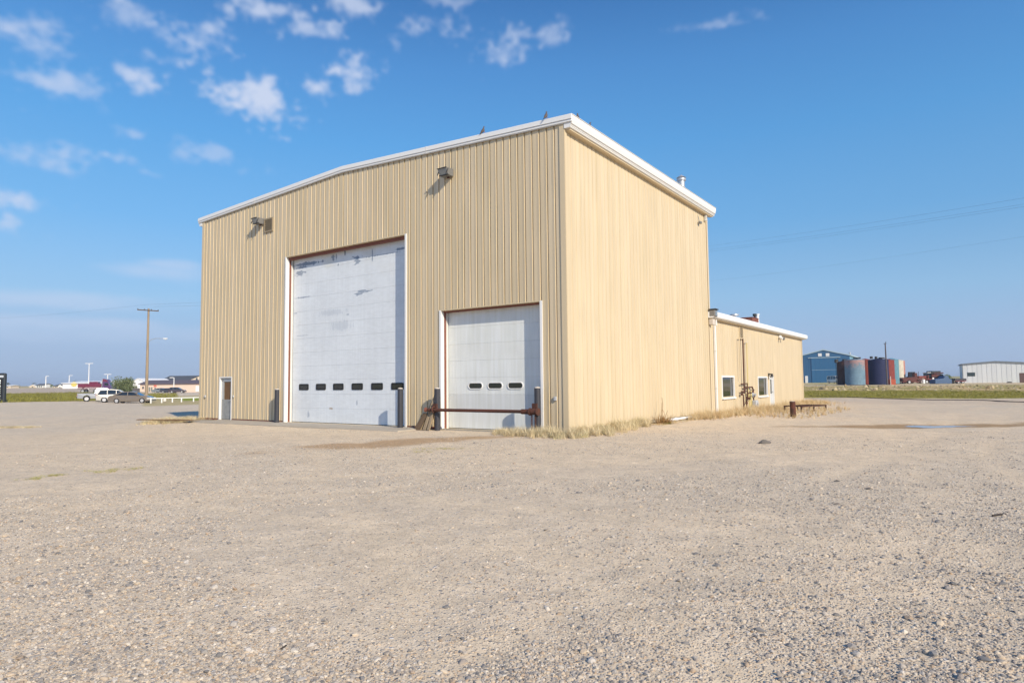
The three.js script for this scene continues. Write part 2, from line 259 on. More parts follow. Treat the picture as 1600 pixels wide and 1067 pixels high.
// one sheet of ribbed siding: s along the wall, n outward
let flip = false;
const PROF_SIDE = PROF_FRONT.map(([o, n]) => [PER - o, n * 0.3]).reverse();
function sheet(sa, sb, k, y0, y1, toXYZ, top = null) {
  const pts = []; for (const [o, n] of flip ? PROF_SIDE : PROF_FRONT) { const s = k * PER + o; if (s > sa + 1e-4 && s < sb - 1e-4) pts.push([s, n]); }
  pts.unshift([sa, profN(sa - k * PER + 1e-6)]); pts.push([sb, profN(sb - k * PER - 1e-6)]);
  const P = [], U = [], I = [];
  for (let i = 0; i < pts.length - 1; i++) {
    const [a, na] = pts[i], [b, nb] = pts[i + 1], base = P.length / 3, ya = top ? top(a) : y1, yb = top ? top(b) : y1;
    for (const [s, y, n] of [[a, y0, na], [b, y0, nb], [b, yb, nb], [a, ya, na]]) { P.push(...toXYZ(s, y, n + 0.05)); U.push(s / 5.3, y / 9); }
    I.push(base, base + 1, base + 2, base, base + 2, base + 3);
  }
  const g = new THREE.BufferGeometry(); g.setAttribute('position', new THREE.Float32BufferAttribute(P, 3)); g.setAttribute('uv', new THREE.Float32BufferAttribute(U, 2)); g.setIndex(I);
  const q = g.toNonIndexed(); q.computeVertexNormals(); return q;
}
function cladding(parent, s0, s1, bottom, topFn, openings, toXYZ, seed) {
  const R = rng(seed); flip = toXYZ === onSide;
  for (let k = Math.floor(s0 / PER); k * PER < s1; k++) {
    const a0 = Math.max(s0, k * PER), b0 = Math.min(s1, (k + 1) * PER); if (b0 - a0 < 0.01) continue;
    const cuts = [a0, b0]; for (const [x0, x1] of openings) for (const x of [x0, x1]) if (x > a0 + 0.004 && x < b0 - 0.004) cuts.push(x);
    cuts.sort((p, q) => p - q); const m = M.siding[Math.floor(R() * 4)];
    for (let i = 0; i < cuts.length - 1; i++) {
      const mid = (cuts[i] + cuts[i + 1]) / 2; let spans = [[bottom, null]];
      for (const [x0, x1, y0, y1] of openings) if (mid > x0 && mid < x1) spans = spans.flatMap(([p, q]) => { const out = []; if (y0 > p + 0.02) out.push([p, y0]); out.push([y1, q]); return out; });
      for (const [p, q] of spans) { const g = sheet(cuts[i], cuts[i + 1], k, p, q, toXYZ, q === null ? topFn : null); part('siding_panel', g, m, parent); }
    }
  }
}
const onFront = (s, y, n) => [s, y, n], onSide = (s, y, n) => [n, y, -s];
const BD = [-14.92, -7.30, 0, 7.58], SD = [-5.43, -0.98, 0, 4.40], PD = [-20.30, -19.25, 0, 2.12];

const shop = thing('metal_workshop', 'tall beige ribbed metal workshop with two white overhead doors', 'building', CORNER.toArray(), YAW);
{
  const outline = [[WL, 0], [0, 0], [0, EAVE], [MID, RIDGE], [WL, EAVE]];
  const hole = ([x0, x1, y0, y1]) => [[x0, y0 + 0.001], [x1, y0 + 0.001], [x1, y1], [x0, y1]];
  const fw = part('front_wall', extrude(outline, 0.28, 0, [BD, SD, PD].map(hole)).translate(0, 0, -0.28), M.sidingPlain, shop);
  cladding(fw, WL, 0, 0.06, (s) => roofY(s) + 0.08, [BD, SD, PD], onFront, 3);
  for (const [a, b] of [[WL, PD[0]], [PD[1], BD[0]], [BD[1], SD[0]], [SD[1], 0]]) part('base_strip', box(b - a, 0.07, 0.03, (a + b) / 2, 0.02, 0.03), M.oxide, fw);
  const sw = part('side_wall', box(0.2, EAVE, -BACK - 0.2, -0.1, EAVE / 2, (BACK - 0.2) / 2), M.sidingPlain, shop);
  cladding(sw, 0.0, -BACK, 0.1, () => EAVE - 0.02, [], onSide, 4);
  part('side_wall', [box(0.2, EAVE, -BACK - 0.2, WL + 0.1, EAVE / 2, (BACK - 0.2) / 2)], M.sidingPlain, shop);
  part('back_wall', extrude(outline.map(([x, y]) => [x * 0.999, y]), 0.2).translate(0, 0, BACK), M.sidingPlain, shop);
  part('corner_trim', [box(0.2, EAVE, 0.02, -0.03, EAVE / 2 + 0.05, 0.074), box(0.02, EAVE, 0.13, 0.071, EAVE / 2 + 0.05, -0.002)], M.siding[1], shop);
  part('corner_trim', [box(0.2, EAVE, 0.022, WL + 0.06, EAVE / 2 + 0.03, 0.076), box(0.022, EAVE, 0.2, WL - 0.051, EAVE / 2 + 0.03, -0.06)], M.siding[1], shop);
  part('corner_trim', [box(0.022, EAVE - 0.15, 0.16, 0.072, EAVE / 2, BACK + 0.06)], M.siding[2], shop);
  // roof sheets with rake and gutters
  const rt = [[WL - 0.3, EAVE - 0.005], [MID, RIDGE + 0.01], [0.3, EAVE - 0.005]], up = (d) => rt.map(([x, y]) => [x, y + d]);
  const roof = part('roof', extrude([...up(0.015), ...up(0.2).reverse()], -BACK + 0.15).translate(0, 0, BACK - 0.12), M.roof, shop);
  const band = (y0, y1, z0, z1) => extrude([[WL - 0.36, EAVE + y0 - 0.012], [MID, RIDGE + y0], [0.385, EAVE + y0 - 0.016], [0.385, EAVE + y1 - 0.016], [MID, RIDGE + y1], [WL - 0.36, EAVE + y1 - 0.012]], z1 - z0).translate(0, 0, z0);
  part('rake_trim', [band(0.11, 0.25, 0.088, 0.165), band(0.03, 0.1, 0.089, 0.14), band(0.252, 0.28, 0.088, 0.145)], M.trim, roof);
  part('rake_flashing', band(0.0, 0.028, 0.089, 0.115), M.white, roof);
  const gp = [[0.07, -0.16], [0.29, -0.16], [0.31, -0.14], [0.31, -0.07], [0.36, -0.04], [0.4, 0.1], [0.4, 0.24], [0.36, 0.29], [0.07, 0.27]];
  const len = -BACK + 0.55;
  const gut = part('gutter', extrude(gp.map(([x, y]) => [x, EAVE + y]), len).translate(0, 0, 0.1 - len), M.trim, roof);
  part('gutter_lip', [box(0.03, 0.022, len + 0.02, 0.402, EAVE + 0.245, 0.1 - len / 2), box(0.02, 0.02, len + 0.01, 0.315, EAVE - 0.1, 0.1 - len / 2)], M.white, gut);
  part('gutter', extrude(gp.map(([x, y]) => [WL - x, EAVE + y]), len).translate(0, 0, 0.1 - len), M.trim, roof);
  part('soffit', box(0.2, 0.05, len - 0.2, 0.15, EAVE - 0.19, 0.1 - len / 2), M.soffit, roof);
  // seams where lengths of trim overlap
  for (const x of [-17.4, -6.1]) part('trim_seam', box(0.012, 0.3, 0.012, x, roofY(x) + 0.14, 0.168), M.white, roof);
  const flue = part('chimney', [cyl(0.17, 0.17, 1.5, -0.75, 11.2, -12.9), cyl(0.23, 0.23, 0.1, -0.75, 11.82, -12.9), cyl(0.02, 0.24, 0.16, -0.75, 12.0, -12.9), cyl(0.2, 0.2, 0.05, -0.75, 10.95, -12.9)], M.galv, roof);
  part('downpipe_elbow', [box(0.1, 0.34, 0.1, 0.13, EAVE - 0.36, BACK + 0.38), box(0.05, 0.05, 0.2, 0.12, EAVE - 0.52, BACK + 0.38)], M.white, shop);
  part('security_camera', [rod([0.05, 9.9, -12.9], [0.12, 9.55, -12.9], 0.015), rbox(0.12, 0.12, 0.18, 0.02, 0.16, 9.5, -12.9)], M.lampGrey, shop);
  // louvre
  const lv = part('louvre', [box(0.06, 0.66, 0.05, -16.62, 9.32, 0.09), box(0.06, 0.66, 0.05, -16.0, 9.32, 0.09), box(0.56, 0.06, 0.05, -16.31, 9.62, 0.09), box(0.56, 0.06, 0.05, -16.31, 9.02, 0.09)], M.louvre, shop);
  for (let i = 0; i < 6; i++) part('slat', box(0.55, 0.085, 0.014, -16.31, 9.1 + i * 0.088, 0.09, 0.65), M.louvre, lv);
  part('louvre_back', box(0.56, 0.56, 0.01, -16.31, 9.32, 0.066), M.louvre, lv);
}
function overheadDoor(opening, n, winRow, wins, style, skin) {
  const [x0, x1, , h] = opening, w = x1 - x0, d = holder('overhead_door', shop), sh = (h - 0.03) / n, z = -0.325;
  for (let i = 0; i < n; i++) {
    const g = new RoundedBoxGeometry(w - 0.03, sh - 0.002, 0.05, 1, 0.006), p = g.attributes.position, uv = g.attributes.uv;
    g.translate((x0 + x1) / 2, 0.02 + sh * (i + 0.5), z);
    for (let k = 0; k < p.count; k++) uv.setXY(k, (p.getX(k) - x0) / w, p.getY(k) / h);
    part('door_section', g, skin[i % skin.length], d);
  }
  part('bottom_seal', box(w - 0.04, 0.04, 0.04, (x0 + x1) / 2, 0.005, z), M.rubber, d);
  for (const [a, b] of wins) {
    const cx = (a + b) / 2, ww = b - a, y = 0.02 + sh * (winRow + 0.5);
    if (style === 'oval') {
      const st = (W2, H2) => { const r = H2 / 2, s = new THREE.Shape(); s.absarc(W2 / 2 - r, 0, r, -Math.PI / 2, Math.PI / 2); s.absarc(-W2 / 2 + r, 0, r, Math.PI / 2, Math.PI * 1.5); s.closePath(); return s; };
      const f = st(ww + 0.02, 0.25), hole = st(ww - 0.025, 0.2); f.holes.push(hole);
      part('window_frame', new THREE.ExtrudeGeometry(f, { depth: 0.022, bevelEnabled: true, bevelSize: 0.004, bevelThickness: 0.004, bevelSegments: 1, curveSegments: 14 }).translate(cx, y, z + 0.024), M.trim, d);
      part('window_pane', new THREE.ExtrudeGeometry(st(ww - 0.022, 0.203), { depth: 0.006, bevelEnabled: false, curveSegments: 14 }).translate(cx, y, z + 0.0265), M.glass, d);
    } else {
      const rr = (W2, H2, r) => { const s = new THREE.Shape(); s.moveTo(-W2 / 2 + r, -H2 / 2); s.lineTo(W2 / 2 - r, -H2 / 2); s.absarc(W2 / 2 - r, -H2 / 2 + r, r, -Math.PI / 2, 0); s.absarc(W2 / 2 - r, H2 / 2 - r, r, 0, Math.PI / 2); s.absarc(-W2 / 2 + r, H2 / 2 - r, r, Math.PI / 2, Math.PI); s.absarc(-W2 / 2 + r, -H2 / 2 + r, r, Math.PI, Math.PI * 1.5); return s; };
      const f = rr(ww, 0.27, 0.05); f.holes.push(rr(ww - 0.09, 0.18, 0.03));
      part('window_frame', new THREE.ExtrudeGeometry(f, { depth: 0.02, bevelEnabled: true, bevelSize: 0.005, bevelThickness: 0.005, bevelSegments: 1, curveSegments: 6 }).translate(cx, y, z + 0.026), M.rubber, d);
      part('window_pane', new THREE.ExtrudeGeometry(rr(ww - 0.085, 0.185, 0.03), { depth: 0.006, bevelEnabled: false, curveSegments: 6 }).translate(cx, y, z + 0.0265), M.glass, d);
    }
  }
  return d;
}
{
  // scuffs and bare patches on the tall door's old paint
  const marks = [[0.14, 0.953, 0.13, 0.012, 0.75, 1], [0.09, 0.938, 0.06, 0.008, 0.6, 1], [0.07, 0.905, 0.045, 0.014, 0.55, 2], [0.37, 0.965, 0.012, 0.016, 0.6, 1], [0.4, 0.968, 0.01, 0.018, 0.55, 1], [0.475, 0.975, 0.008, 0.014, 0.7, 1], [0.415, 0.915, 0.008, 0.01, 0.5, 1], [0.57, 0.94, 0.035, 0.01, 0.65, 2], [0.58, 0.915, 0.02, 0.018, 0.5, 2], [0.7, 0.935, 0.005, 0.035, 0.55, 1], [0.93, 0.945, 0.06, 0.008, 0.7, 1], [0.8, 0.93, 0.12, 0.004, 0.4, 1], [0.62, 0.742, 0.06, 0.008, 0.5, 2], [0.59, 0.728, 0.03, 0.006, 0.5, 2], [0.1, 0.752, 0.08, 0.005, 0.45, 1], [0.03, 0.66, 0.015, 0.004, 0.4, 1], [0.5, 0.62, 0.014, 0.006, 0.3, 1], [0.36, 0.64, 0.12, 0.02, 0.12, 1], [0.45, 0.56, 0.09, 0.03, 0.12, 1], [0.36, 0.085, 0.018, 0.007, 0.55, 3], [0.16, 0.045, 0.01, 0.02, 0.3, 1], [0.58, 0.12, 0.006, 0.014, 0.3, 1], [0.1, 0.52, 0.06, 0.003, 0.25, 1]];
  const tex = texture(1024, 1024, (u, v) => {
    const n = tn(u, v, 7, 9, 61), n2 = tn(u, v, 40, 120, 62), n3 = tn(u, v, 160, 40, 63), dr = tn(u, v, 120, 5, 64);
    const k = 0.93 + 0.035 * n + 0.03 * n2 + 0.025 * dr; let c = [234 * k, 238 * k, 242 * k];
    const yl = 0.14 * sstep(0.55, 0.8, tn(u, v, 6, 5, 66)) * sstep(0.78, 0.95, v); c = mix(c, [196, 180, 148], yl);
    for (const [mx, my, rx, ry, op, kind] of marks) {
      const e = Math.pow((u - mx) / rx, 2) + Math.pow((v - my) / ry, 2); if (e > 3) continue;
      const rag = kind === 2 ? tn(u, v, 50, 150, 65) : 0.55 * n3 + 0.45 * n2;
      c = mix(c, kind === 3 ? [150, 120, 88] : [96, 112, 136], op * sstep(0.25, 0.6, Math.exp(-e) * 0.9 + (rag - 0.5) * 0.9));
    }
    return c;
  });
  tex.wrapS = tex.wrapT = THREE.ClampToEdgeWrapping;
  const big = mat([0.88, 0.91, 0.94], 0.42, { map: tex });
  const small = [[0.79, 0.84, 0.89], [0.7, 0.74, 0.79], [0.785, 0.83, 0.875]].map((c) => mat(c, 0.42, { map: repeatOf(streaks, 0.7, 1) }));
  const d1 = overheadDoor(BD, 12, 2, [[-14.36, -13.7], [-13.16, -12.51], [-12.0, -11.34], [-10.8, -10.13], [-9.6, -8.93], [-8.43, -7.75]], 'square', [big]);
  d1.userData.label = 'tall scuffed white sectional door with six dark windows';
  const d2 = overheadDoor(SD, 7, 2, [[-4.41, -3.76], [-3.51, -2.86], [-2.62, -1.97]], 'oval', [small[0], small[1], small[2], small[0], small[2], small[0], small[0]]);
  d2.userData.label = 'lower white sectional door with three oval windows';
  for (const [x0, x1, , h] of [BD, SD]) {
    const j = holder('door_frame', shop);
    for (const s of [-1, 1]) {
      const x = s < 0 ? x0 : x1, o = s; // o points away from the opening
      part('jamb_trim', [rbox(0.1, h + 0.04, 0.03, 0.006, x + o * 0.035, h / 2 + 0.02, 0.076), box(0.02, h, 0.15, x - o * 0.0, h / 2, -0.014)], M.trim, j);
      part('steel_jamb', box(0.05, h, 0.07, x - o * 0.012, h / 2, -0.13), M.oxide, j);
      part('weather_seal', box(0.06, h, 0.1, x - o * 0.03, h / 2, -0.216), M.white, j);
    }
    part('steel_header', box(x1 - x0 - 0.04, h > 6 ? 0.15 : 0.1, 0.17, (x0 + x1) / 2, h > 6 ? h - 0.03 : h - 0.005, -0.12), M.oxide, j);
    part('header_trim', box(x1 - x0 + 0.16, 0.035, 0.03, (x0 + x1) / 2, h + 0.028, 0.075), M.siding[3], j);
    part('threshold', box(x1 - x0, 0.05, 0.5, (x0 + x1) / 2, -0.03, -0.05), M.concrete, j);
  }
  // walk door
  const wd = holder('walk_door', shop), [px0, px1, , ph] = PD, cx = (px0 + px1) / 2, w = px1 - px0;
  part('door_frame', [box(0.07, ph, 0.13, px0 - 0.0, ph / 2, -0.005), box(0.07, ph, 0.13, px1 + 0.0, ph / 2, -0.005), box(w, 0.06, 0.13, cx, ph - 0.01, -0.006)], M.trim, wd);
  part('door_leaf', extrude([[px0 + 0.04, 0.02], [px1 - 0.04, 0.02], [px1 - 0.04, ph - 0.05], [px0 + 0.04, ph - 0.05]], 0.045, 0, [[[px0 + 0.26, 1.0], [px1 - 0.1, 1.0], [px1 - 0.1, 1.88], [px0 + 0.26, 1.88]]]).translate(0, 0, -0.09), M.greyDoor, wd);
  part('boarded_pane', box(w - 0.36, 0.88, 0.02, (px0 + px1 + 0.16) / 2, 1.44, -0.075), M.board, wd);
  part('galvanized_strip', [box(0.16, 1.0, 0.01, px0 + 0.14, 1.5, -0.036), box(w - 0.1, 0.13, 0.01, cx, 1.965, -0.036)], M.galv, wd);
  part('handle', [rod([px1 - 0.12, 0.98, -0.04], [px1 - 0.12, 0.98, 0.03], 0.016), rod([px1 - 0.12, 0.98, 0.03], [px1 - 0.27, 0.95, 0.03], 0.014), box(0.06, 0.2, 0.012, px1 - 0.12, 0.97, -0.038)], M.galv, wd);
  part('outlet_box', rbox(0.1, 0.14, 0.06, 0.015, -0.43, 1.14, 0.09), M.meter, shop);
  part('outlet_box', rbox(0.09, 0.12, 0.06, 0.015, -21.55, 1.16, 0.09), M.meter, shop);
  part('outlet_box', rbox(0.07, 0.1, 0.06, 0.015, -19.0, 1.17, 0.09), M.meter, shop);
}

// wall floodlights
function floodlight(local, turn, label, s = 1) {
  const p = siteP(...local), t = thing('floodlight', label, 'lamp', p.toArray(), YAW + turn, 'floodlights on the workshop');
  // deep hood seen from below: closed back, sloping lens in front
  const side = [[0, 0.19], [0.5, 0.16], [0.36, -0.14], [0, -0.14]].map(([a, b]) => [a * s, b * s]);
  const hood = extrude(side, 0.52 * s, 0.008); hood.translate(0, 0, -0.26 * s); hood.rotateY(-Math.PI / 2); // x->z
  part('housing', hood, M.lampGrey, t);
  const ang = Math.atan2(0.14, 0.3);
  part('visor', [box(0.56 * s, 0.02, 0.05, 0, 0.165 * s, 0.52 * s), box(0.02, 0.33 * s, 0.035, 0.265 * s, 0.01 * s, 0.45 * s, -ang), box(0.02, 0.33 * s, 0.035, -0.265 * s, 0.01 * s, 0.45 * s, -ang), box(0.55 * s, 0.03, 0.05, 0, -0.14 * s, 0.38 * s)], M.dark, t);
  part('lens', box(0.47 * s, 0.27 * s, 0.012, 0, 0.01 * s, 0.45 * s, ang), M.lens, t);
  part('bracket', [box(0.14, 0.14, 0.05, 0, -0.02, -0.01), box(0.08, 0.06, 0.06, 0, -0.17 * s, 0.05)], M.rust, t);
  return t;
}
floodlight([-5.0, 9.58, 0.08], 0, 'grey box floodlight above the gap between the two overhead doors', 0.8);
floodlight([-16.9, 9.54, 0.08], 0, 'grey box floodlight beside the beige wall louvre', 0.8);
{
  const p = siteP(WL - 0.06, 3.95, -0.35), t = thing('bulkhead_lamp', 'small weathered bulkhead lamp on the far side corner of the workshop', 'lamp', p.toArray(), YAW);
  part('bracket', [rbox(0.14, 0.12, 0.12, 0.02, -0.03, 0, 0), rod([-0.05, 0, 0], [-0.22, 0.06, 0], 0.02)], M.siding[0], t);
  part('lamp_head', [cyl(0.05, 0.11, 0.12, -0.24, 0.02, 0), cyl(0.06, 0.06, 0.1, -0.1, -0.1, 0.05)], M.cap, t);
}

// ------------------------------------------------------------------ the low annex
const annex = thing('office_annex', 'low beige metal annex with two windows behind the workshop', 'building', CORNER.toArray(), YAW);
{
  const A0 = 14.205, A1 = 35.6, AE = 4.91, D = 14;
  const W1 = [15.9, 17.98, 0.84, 1.88], W2 = [22.88, 25.0, 0.78, 1.86], DR = [25.62, 26.62, 0, 1.95];
  const zz = (s) => -s;
  const wl = part('side_wall', (() => { const g = extrude([[A0, 0], [A1, 0], [A1, AE], [A0, AE]], 0.18, 0, [W1, W2, DR].map(([a, b, c, d]) => [[a, c + 0.001], [b, c + 0.001], [b, d], [a, d]])); g.rotateY(Math.PI / 2); return g.translate(-0.18, 0, 0); })(), M.sidingPlain, annex);
  cladding(wl, A0, A1, 0.06, () => AE, [W1, W2, DR], onSide, 9);
  part('rear_wall', [box(D, AE, 0.2, -D / 2 - 0.0, AE / 2, -A1 - 0.1)], M.sidingPlain, annex);
  part('side_wall', box(0.2, AE, A1 - A0, -D + 0.1, AE / 2, -(A0 + A1) / 2), M.sidingPlain, annex);
  part('corner_trim', [box(0.022, AE, 0.16, 0.072, AE / 2, -A1 + 0.05), box(0.16, AE, 0.022, -0.02, AE / 2, -A1 - 0.215)], M.siding[1], annex);
  const roof = part('roof', extrude([[0.32, AE + 0.02], [-D - 0.3, AE + 0.62], [-D - 0.3, AE + 0.74], [0.32, AE + 0.14]], A1 - A0 + 0.5).translate(0, 0, -A1 - 0.5), M.roof, annex);
  const len = A1 - A0 + 1.0;
  part('gutter', extrude([[0.06, AE - 0.05], [0.3, AE - 0.05], [0.36, AE + 0.0], [0.38, AE + 0.2], [0.34, AE + 0.27], [0.06, AE + 0.25]], len).translate(0, 0, -A1 - 0.75), M.trim, roof);
  part('soffit', box(0.2, 0.04, len - 0.4, 0.14, AE - 0.075, -(A0 + A1) / 2 - 0.1), M.soffit, roof);
  const ds = part('downspout', [rbox(0.11, AE - 0.45, 0.12, 0.015, 0.12, AE / 2 - 0.15, -14.75), box(0.14, 0.3, 0.12, 0.16, AE - 0.24, -14.75)], M.trim, annex);
  part('strap', [box(0.125, 0.03, 0.15, 0.12, 3.2, -14.75), box(0.125, 0.03, 0.15, 0.12, 1.3, -14.75)], M.white, ds);
  part('roof_vent', [cyl(0.1, 0.1, 0.7, -1.5, 5.5, -23.7), cyl(0.28, 0.3, 0.09, -1.5, 5.88, -23.7)], M.galv, roof);
  part('roof_unit', [rbox(0.9, 0.62, 1.5, 0.03, -1.6, 5.62, -27.4), box(0.94, 0.04, 1.54, -1.6, 5.95, -27.4)], M.oxide, roof);
  part('flue_pipe', [cyl(0.11, 0.11, 1.25, -1.5, 5.75, -29.2), cyl(0.15, 0.15, 0.08, -1.5, 6.35, -29.2)], M.trim, roof);
  part('flue_pipe', [cyl(0.07, 0.07, 1.0, -1.5, 5.75, -28.5), cyl(0.13, 0.13, 0.16, -1.5, 6.27, -28.5)], M.dark, roof);
  // windows
  for (const [a, b, c, d] of [W1, W2]) {
    const w = holder('window', annex), zc = -(a + b) / 2;
    part('window_frame', [box(0.09, d - c + 0.16, 0.09, 0.03, (c + d) / 2, -a + 0.02), box(0.09, d - c + 0.16, 0.09, 0.03, (c + d) / 2, -b - 0.02), box(0.09, 0.09, b - a - 0.052, 0.03, d + 0.035, zc)], M.trim, w);
    part('sill', box(0.15, 0.09, b - a + 0.2, 0.06, c - 0.085, zc), M.trim, w);
    part('window_pane', box(0.015, d - c, b - a, -0.045, (c + d) / 2, zc), M.glass, w);
  }
  const dr = holder('walk_door', annex), z0 = -DR[0], z1 = -DR[1], zc = (z0 + z1) / 2;
  part('door_frame', [box(0.13, DR[3], 0.07, 0.01, DR[3] / 2, z0), box(0.13, DR[3], 0.07, 0.01, DR[3] / 2, z1), box(0.13, 0.07, 0.93, 0.01, DR[3] + 0.005, zc)], M.trim, dr);
  part('door_leaf', box(0.045, DR[3] - 0.05, 0.92, -0.05, DR[3] / 2, zc), mat([0.55, 0.58, 0.6], 0.5), dr);
  part('window_pane', box(0.02, 0.92, 0.62, -0.025, 1.3, zc), M.glass, dr);
  part('handle', [rod([-0.03, 0.95, z1 + 0.1], [0.06, 0.95, z1 + 0.1], 0.016), rod([0.06, 0.95, z1 + 0.1], [0.06, 0.93, z1 + 0.24], 0.014)], M.galv, dr);
  const vt = part('louvre', [box(0.05, 0.78, 0.05, 0.085, 4.42, -19.22), box(0.05, 0.78, 0.05, 0.085, 4.42, -19.85), box(0.05, 0.05, 0.58, 0.085, 4.79, -19.535), box(0.05, 0.05, 0.58, 0.085, 4.05, -19.535)], M.siding[3], annex);
  for (let i = 0; i < 6; i++) part('slat', box(0.014, 0.11, 0.58, 0.085, 4.13 + i * 0.115, -19.535, 0, 0, 0.6), M.louvre, vt);
}
{ // fittings of the annex
  const at = (name, label, s, y) => thing(name, label, 'lamp', siteP(0.07, y, -s).toArray(), YAW);
  let t = at('floodlight', 'dark box floodlight at the gutter end where the annex meets the workshop', 14.15, 5.05);
  part('housing', [rbox(0.3, 0.34, 0.4, 0.03, 0.2, 0.03, 0.0)], M.lampGrey, t); part('visor', box(0.36, 0.05, 0.46, 0.22, 0.23, 0), M.dark, t); part('junction_box', rbox(0.22, 0.3, 0.3, 0.03, 0.12, -0.4, 0), M.cap, t); part('lens', box(0.012, 0.24, 0.3, 0.356, 0.03, 0), M.lens, t);
  t = at('wall_lamp', 'dark wall lamp above the annex door', 25.35, 2.05);
  part('arm', box(0.2, 0.05, 0.06, 0.1, 0.05, 0), M.dark, t); part('lamp_head', [cyl(0.07, 0.1, 0.2, 0.2, -0.03, 0), box(0.05, 0.2, 0.12, 0.03, 0, 0)], M.dark, t);
  t = at('twin_spotlight', 'white twin spotlight under the annex gutter', 28.6, 4.6);
  part('base', rbox(0.1, 0.22, 0.5, 0.02, 0.05, 0.05, 0), M.trim, t); part('lamp_head', cyl(0.07, 0.1, 0.2, 0.18, -0.05, -0.25, 0, 0, 1.1), M.lampGrey, t); part('lamp_head', cyl(0.07, 0.1, 0.2, 0.18, -0.05, 0.3, 0, 0, 1.1), M.trim, t);
}
{ // gas piping on the annex wall
  const t = thing('gas_pipework', 'rusty and yellow gas pipes and meter on the annex wall', 'pipes', siteP(0.06, 0, -19.2).toArray(), YAW);
  const P = (s, y, n = 0.14) => [n, y, -(s - 19.2)], line = (pts, r) => { const gs = []; for (let i = 0; i < pts.length - 1; i++) { gs.push(rod(pts[i], pts[i + 1], r, 10)); gs.push(place(new THREE.SphereGeometry(r * 1.25, 10, 8), ...pts[i + 1])); } return gs; };
  part('riser', line([P(18.72, 1.75), P(18.72, 4.08), P(19.4, 4.08)], 0.028), M.siding[3], t);
  part('riser', line([P(19.4, 4.08), P(19.38, 1.3), P(21.0, 1.3), P(21.2, 1.15), P(21.25, 0.35)], 0.04), M.rust, t);
  part('riser', line([P(20.15, 3.95), P(20.13, 0.75)], 0.025), M.yellowPipe, t);
  part('vent_arm', line([P(19.8, 3.85), P(20.4, 3.95)], 0.025), M.cap, t);
  part('manifold', [...line([P(18.8, 1.5), P(20.0, 1.52)], 0.03), ...line([P(18.8, 1.08), P(19.9, 1.08)], 0.03), ...line([P(19.38, 1.6), P(19.38, 1.0)], 0.04), ...line([P(20.0, 0.95), P(21.0, 0.98)], 0.04), ...line([P(20.0, 1.5), P(20.0, 0.62)], 0.035)], M.rust, t);
  part('standpipe', [...line([P(19.15, 0.9), P(19.15, 0.1)], 0.035), ...line([P(19.75, 0.8), P(19.75, -0.2)], 0.035)], M.rust, t);
  part('standpipe', [...line([P(20.35, 0.95), P(20.35, -0.1)], 0.04), ...line([P(20.75, 1.1), P(20.75, 0.2)], 0.035)], M.yellowPipe, t);
  for (const [s, y] of [[18.9, 0.92], [19.75, 0.42], [20.3, 0.66], [20.95, 1.02], [21.25, 0.75]]) part('valve', [cyl(0.07, 0.07, 0.12, ...P(s, y)), place(new THREE.TorusGeometry(0.1, 0.018, 6, 14), ...P(s, y + 0.12, 0.18), Math.PI / 2), rod(P(s - 0.18, y), P(s + 0.18, y), 0.03)], M.rust, t);
  part('meter', [rbox(0.26, 0.42, 0.5, 0.06, 0.2, 0.32, -2.15), cyl(0.1, 0.1, 0.06, 0.34, 0.36, -2.15, 0, 0, Math.PI / 2)], M.meter, t);
  part('regulator', [cyl(0.14, 0.14, 0.08, 0.18, 0.85, -1.7, 0, 0, Math.PI / 2), cyl(0.05, 0.08, 0.16, 0.28, 0.85, -1.7, 0, 0, Math.PI / 2)], M.meter, t);
}

// ------------------------------------------------------------------ bollards, pipe barrier, boards
function bollard(x, z, label, h = 1.58) {
  const p = siteP(x, 0, z), t = thing('bollard', label, 'bollard', [p.x, groundY(p.x, p.z) - 0.05, p.z], 0.3 * x, 'bollards before the overhead doors');
  part('post', cyl(0.105, 0.108, h, 0, h / 2, 0, 0, 0, 0, 28), M.bollard, t);
  const dome = new THREE.SphereGeometry(0.103, 24, 8, 0, Math.PI * 2, 0, Math.PI / 2); dome.scale(1, 0.5, 1); part('concrete_cap', dome.translate(0, h - 0.005, 0), M.cap, t);
  return t;
}
bollard(-14.98, 0.44, 'dark steel bollard between the grey walk door and the tall overhead door');
bollard(-7.2, 0.44, 'dark steel bollard standing in front of the scuffed tall door, clear of the boards');
bollard(-5.3, 0.44, 'dark steel bollard with old boards leaning against it');
bollard(-0.9, 0.44, 'dark steel bollard at the workshop corner with a chain round it');
{
  const a = siteP(-5.62, 0.73, 0.62), t = thing('pipe_barrier', 'rusty steel pipe laid across the lower overhead door', 'barrier', a.toArray(), YAW);
  part('pipe', cyl(0.058, 0.058, 4.86, 2.43, -0.01, 0, 0, 0, Math.PI / 2, 20), M.rust, t);
  part('collar', [cyl(0.1, 0.1, 0.22, 4.7, -0.01, 0, 0, 0, Math.PI / 2), cyl(0.085, 0.085, 0.3, 4.36, -0.01, 0, 0, 0, Math.PI / 2)], M.rust, t);
  part('flange', [cyl(0.125, 0.125, 0.05, 4.55, -0.01, 0, 0, 0, Math.PI / 2), cyl(0.125, 0.125, 0.05, 4.84, -0.01, 0, 0, 0, Math.PI / 2)], M.rust, t);
  part('saddle', [box(0.2, 0.3, 0.1, 0.3, 0.06, -0.1), place(new THREE.TorusGeometry(0.1, 0.03, 8, 16), 0.3, 0, 0, 0, Math.PI / 2)], M.rust, t);
  part('saddle', [box(0.2, 0.32, 0.1, 4.68, 0.1, -0.1)], M.rust, t);
  part('end_cap', cyl(0.09, 0.05, 0.12, -0.04, -0.01, 0, 0, 0, Math.PI / 2), M.oxide, t);
}
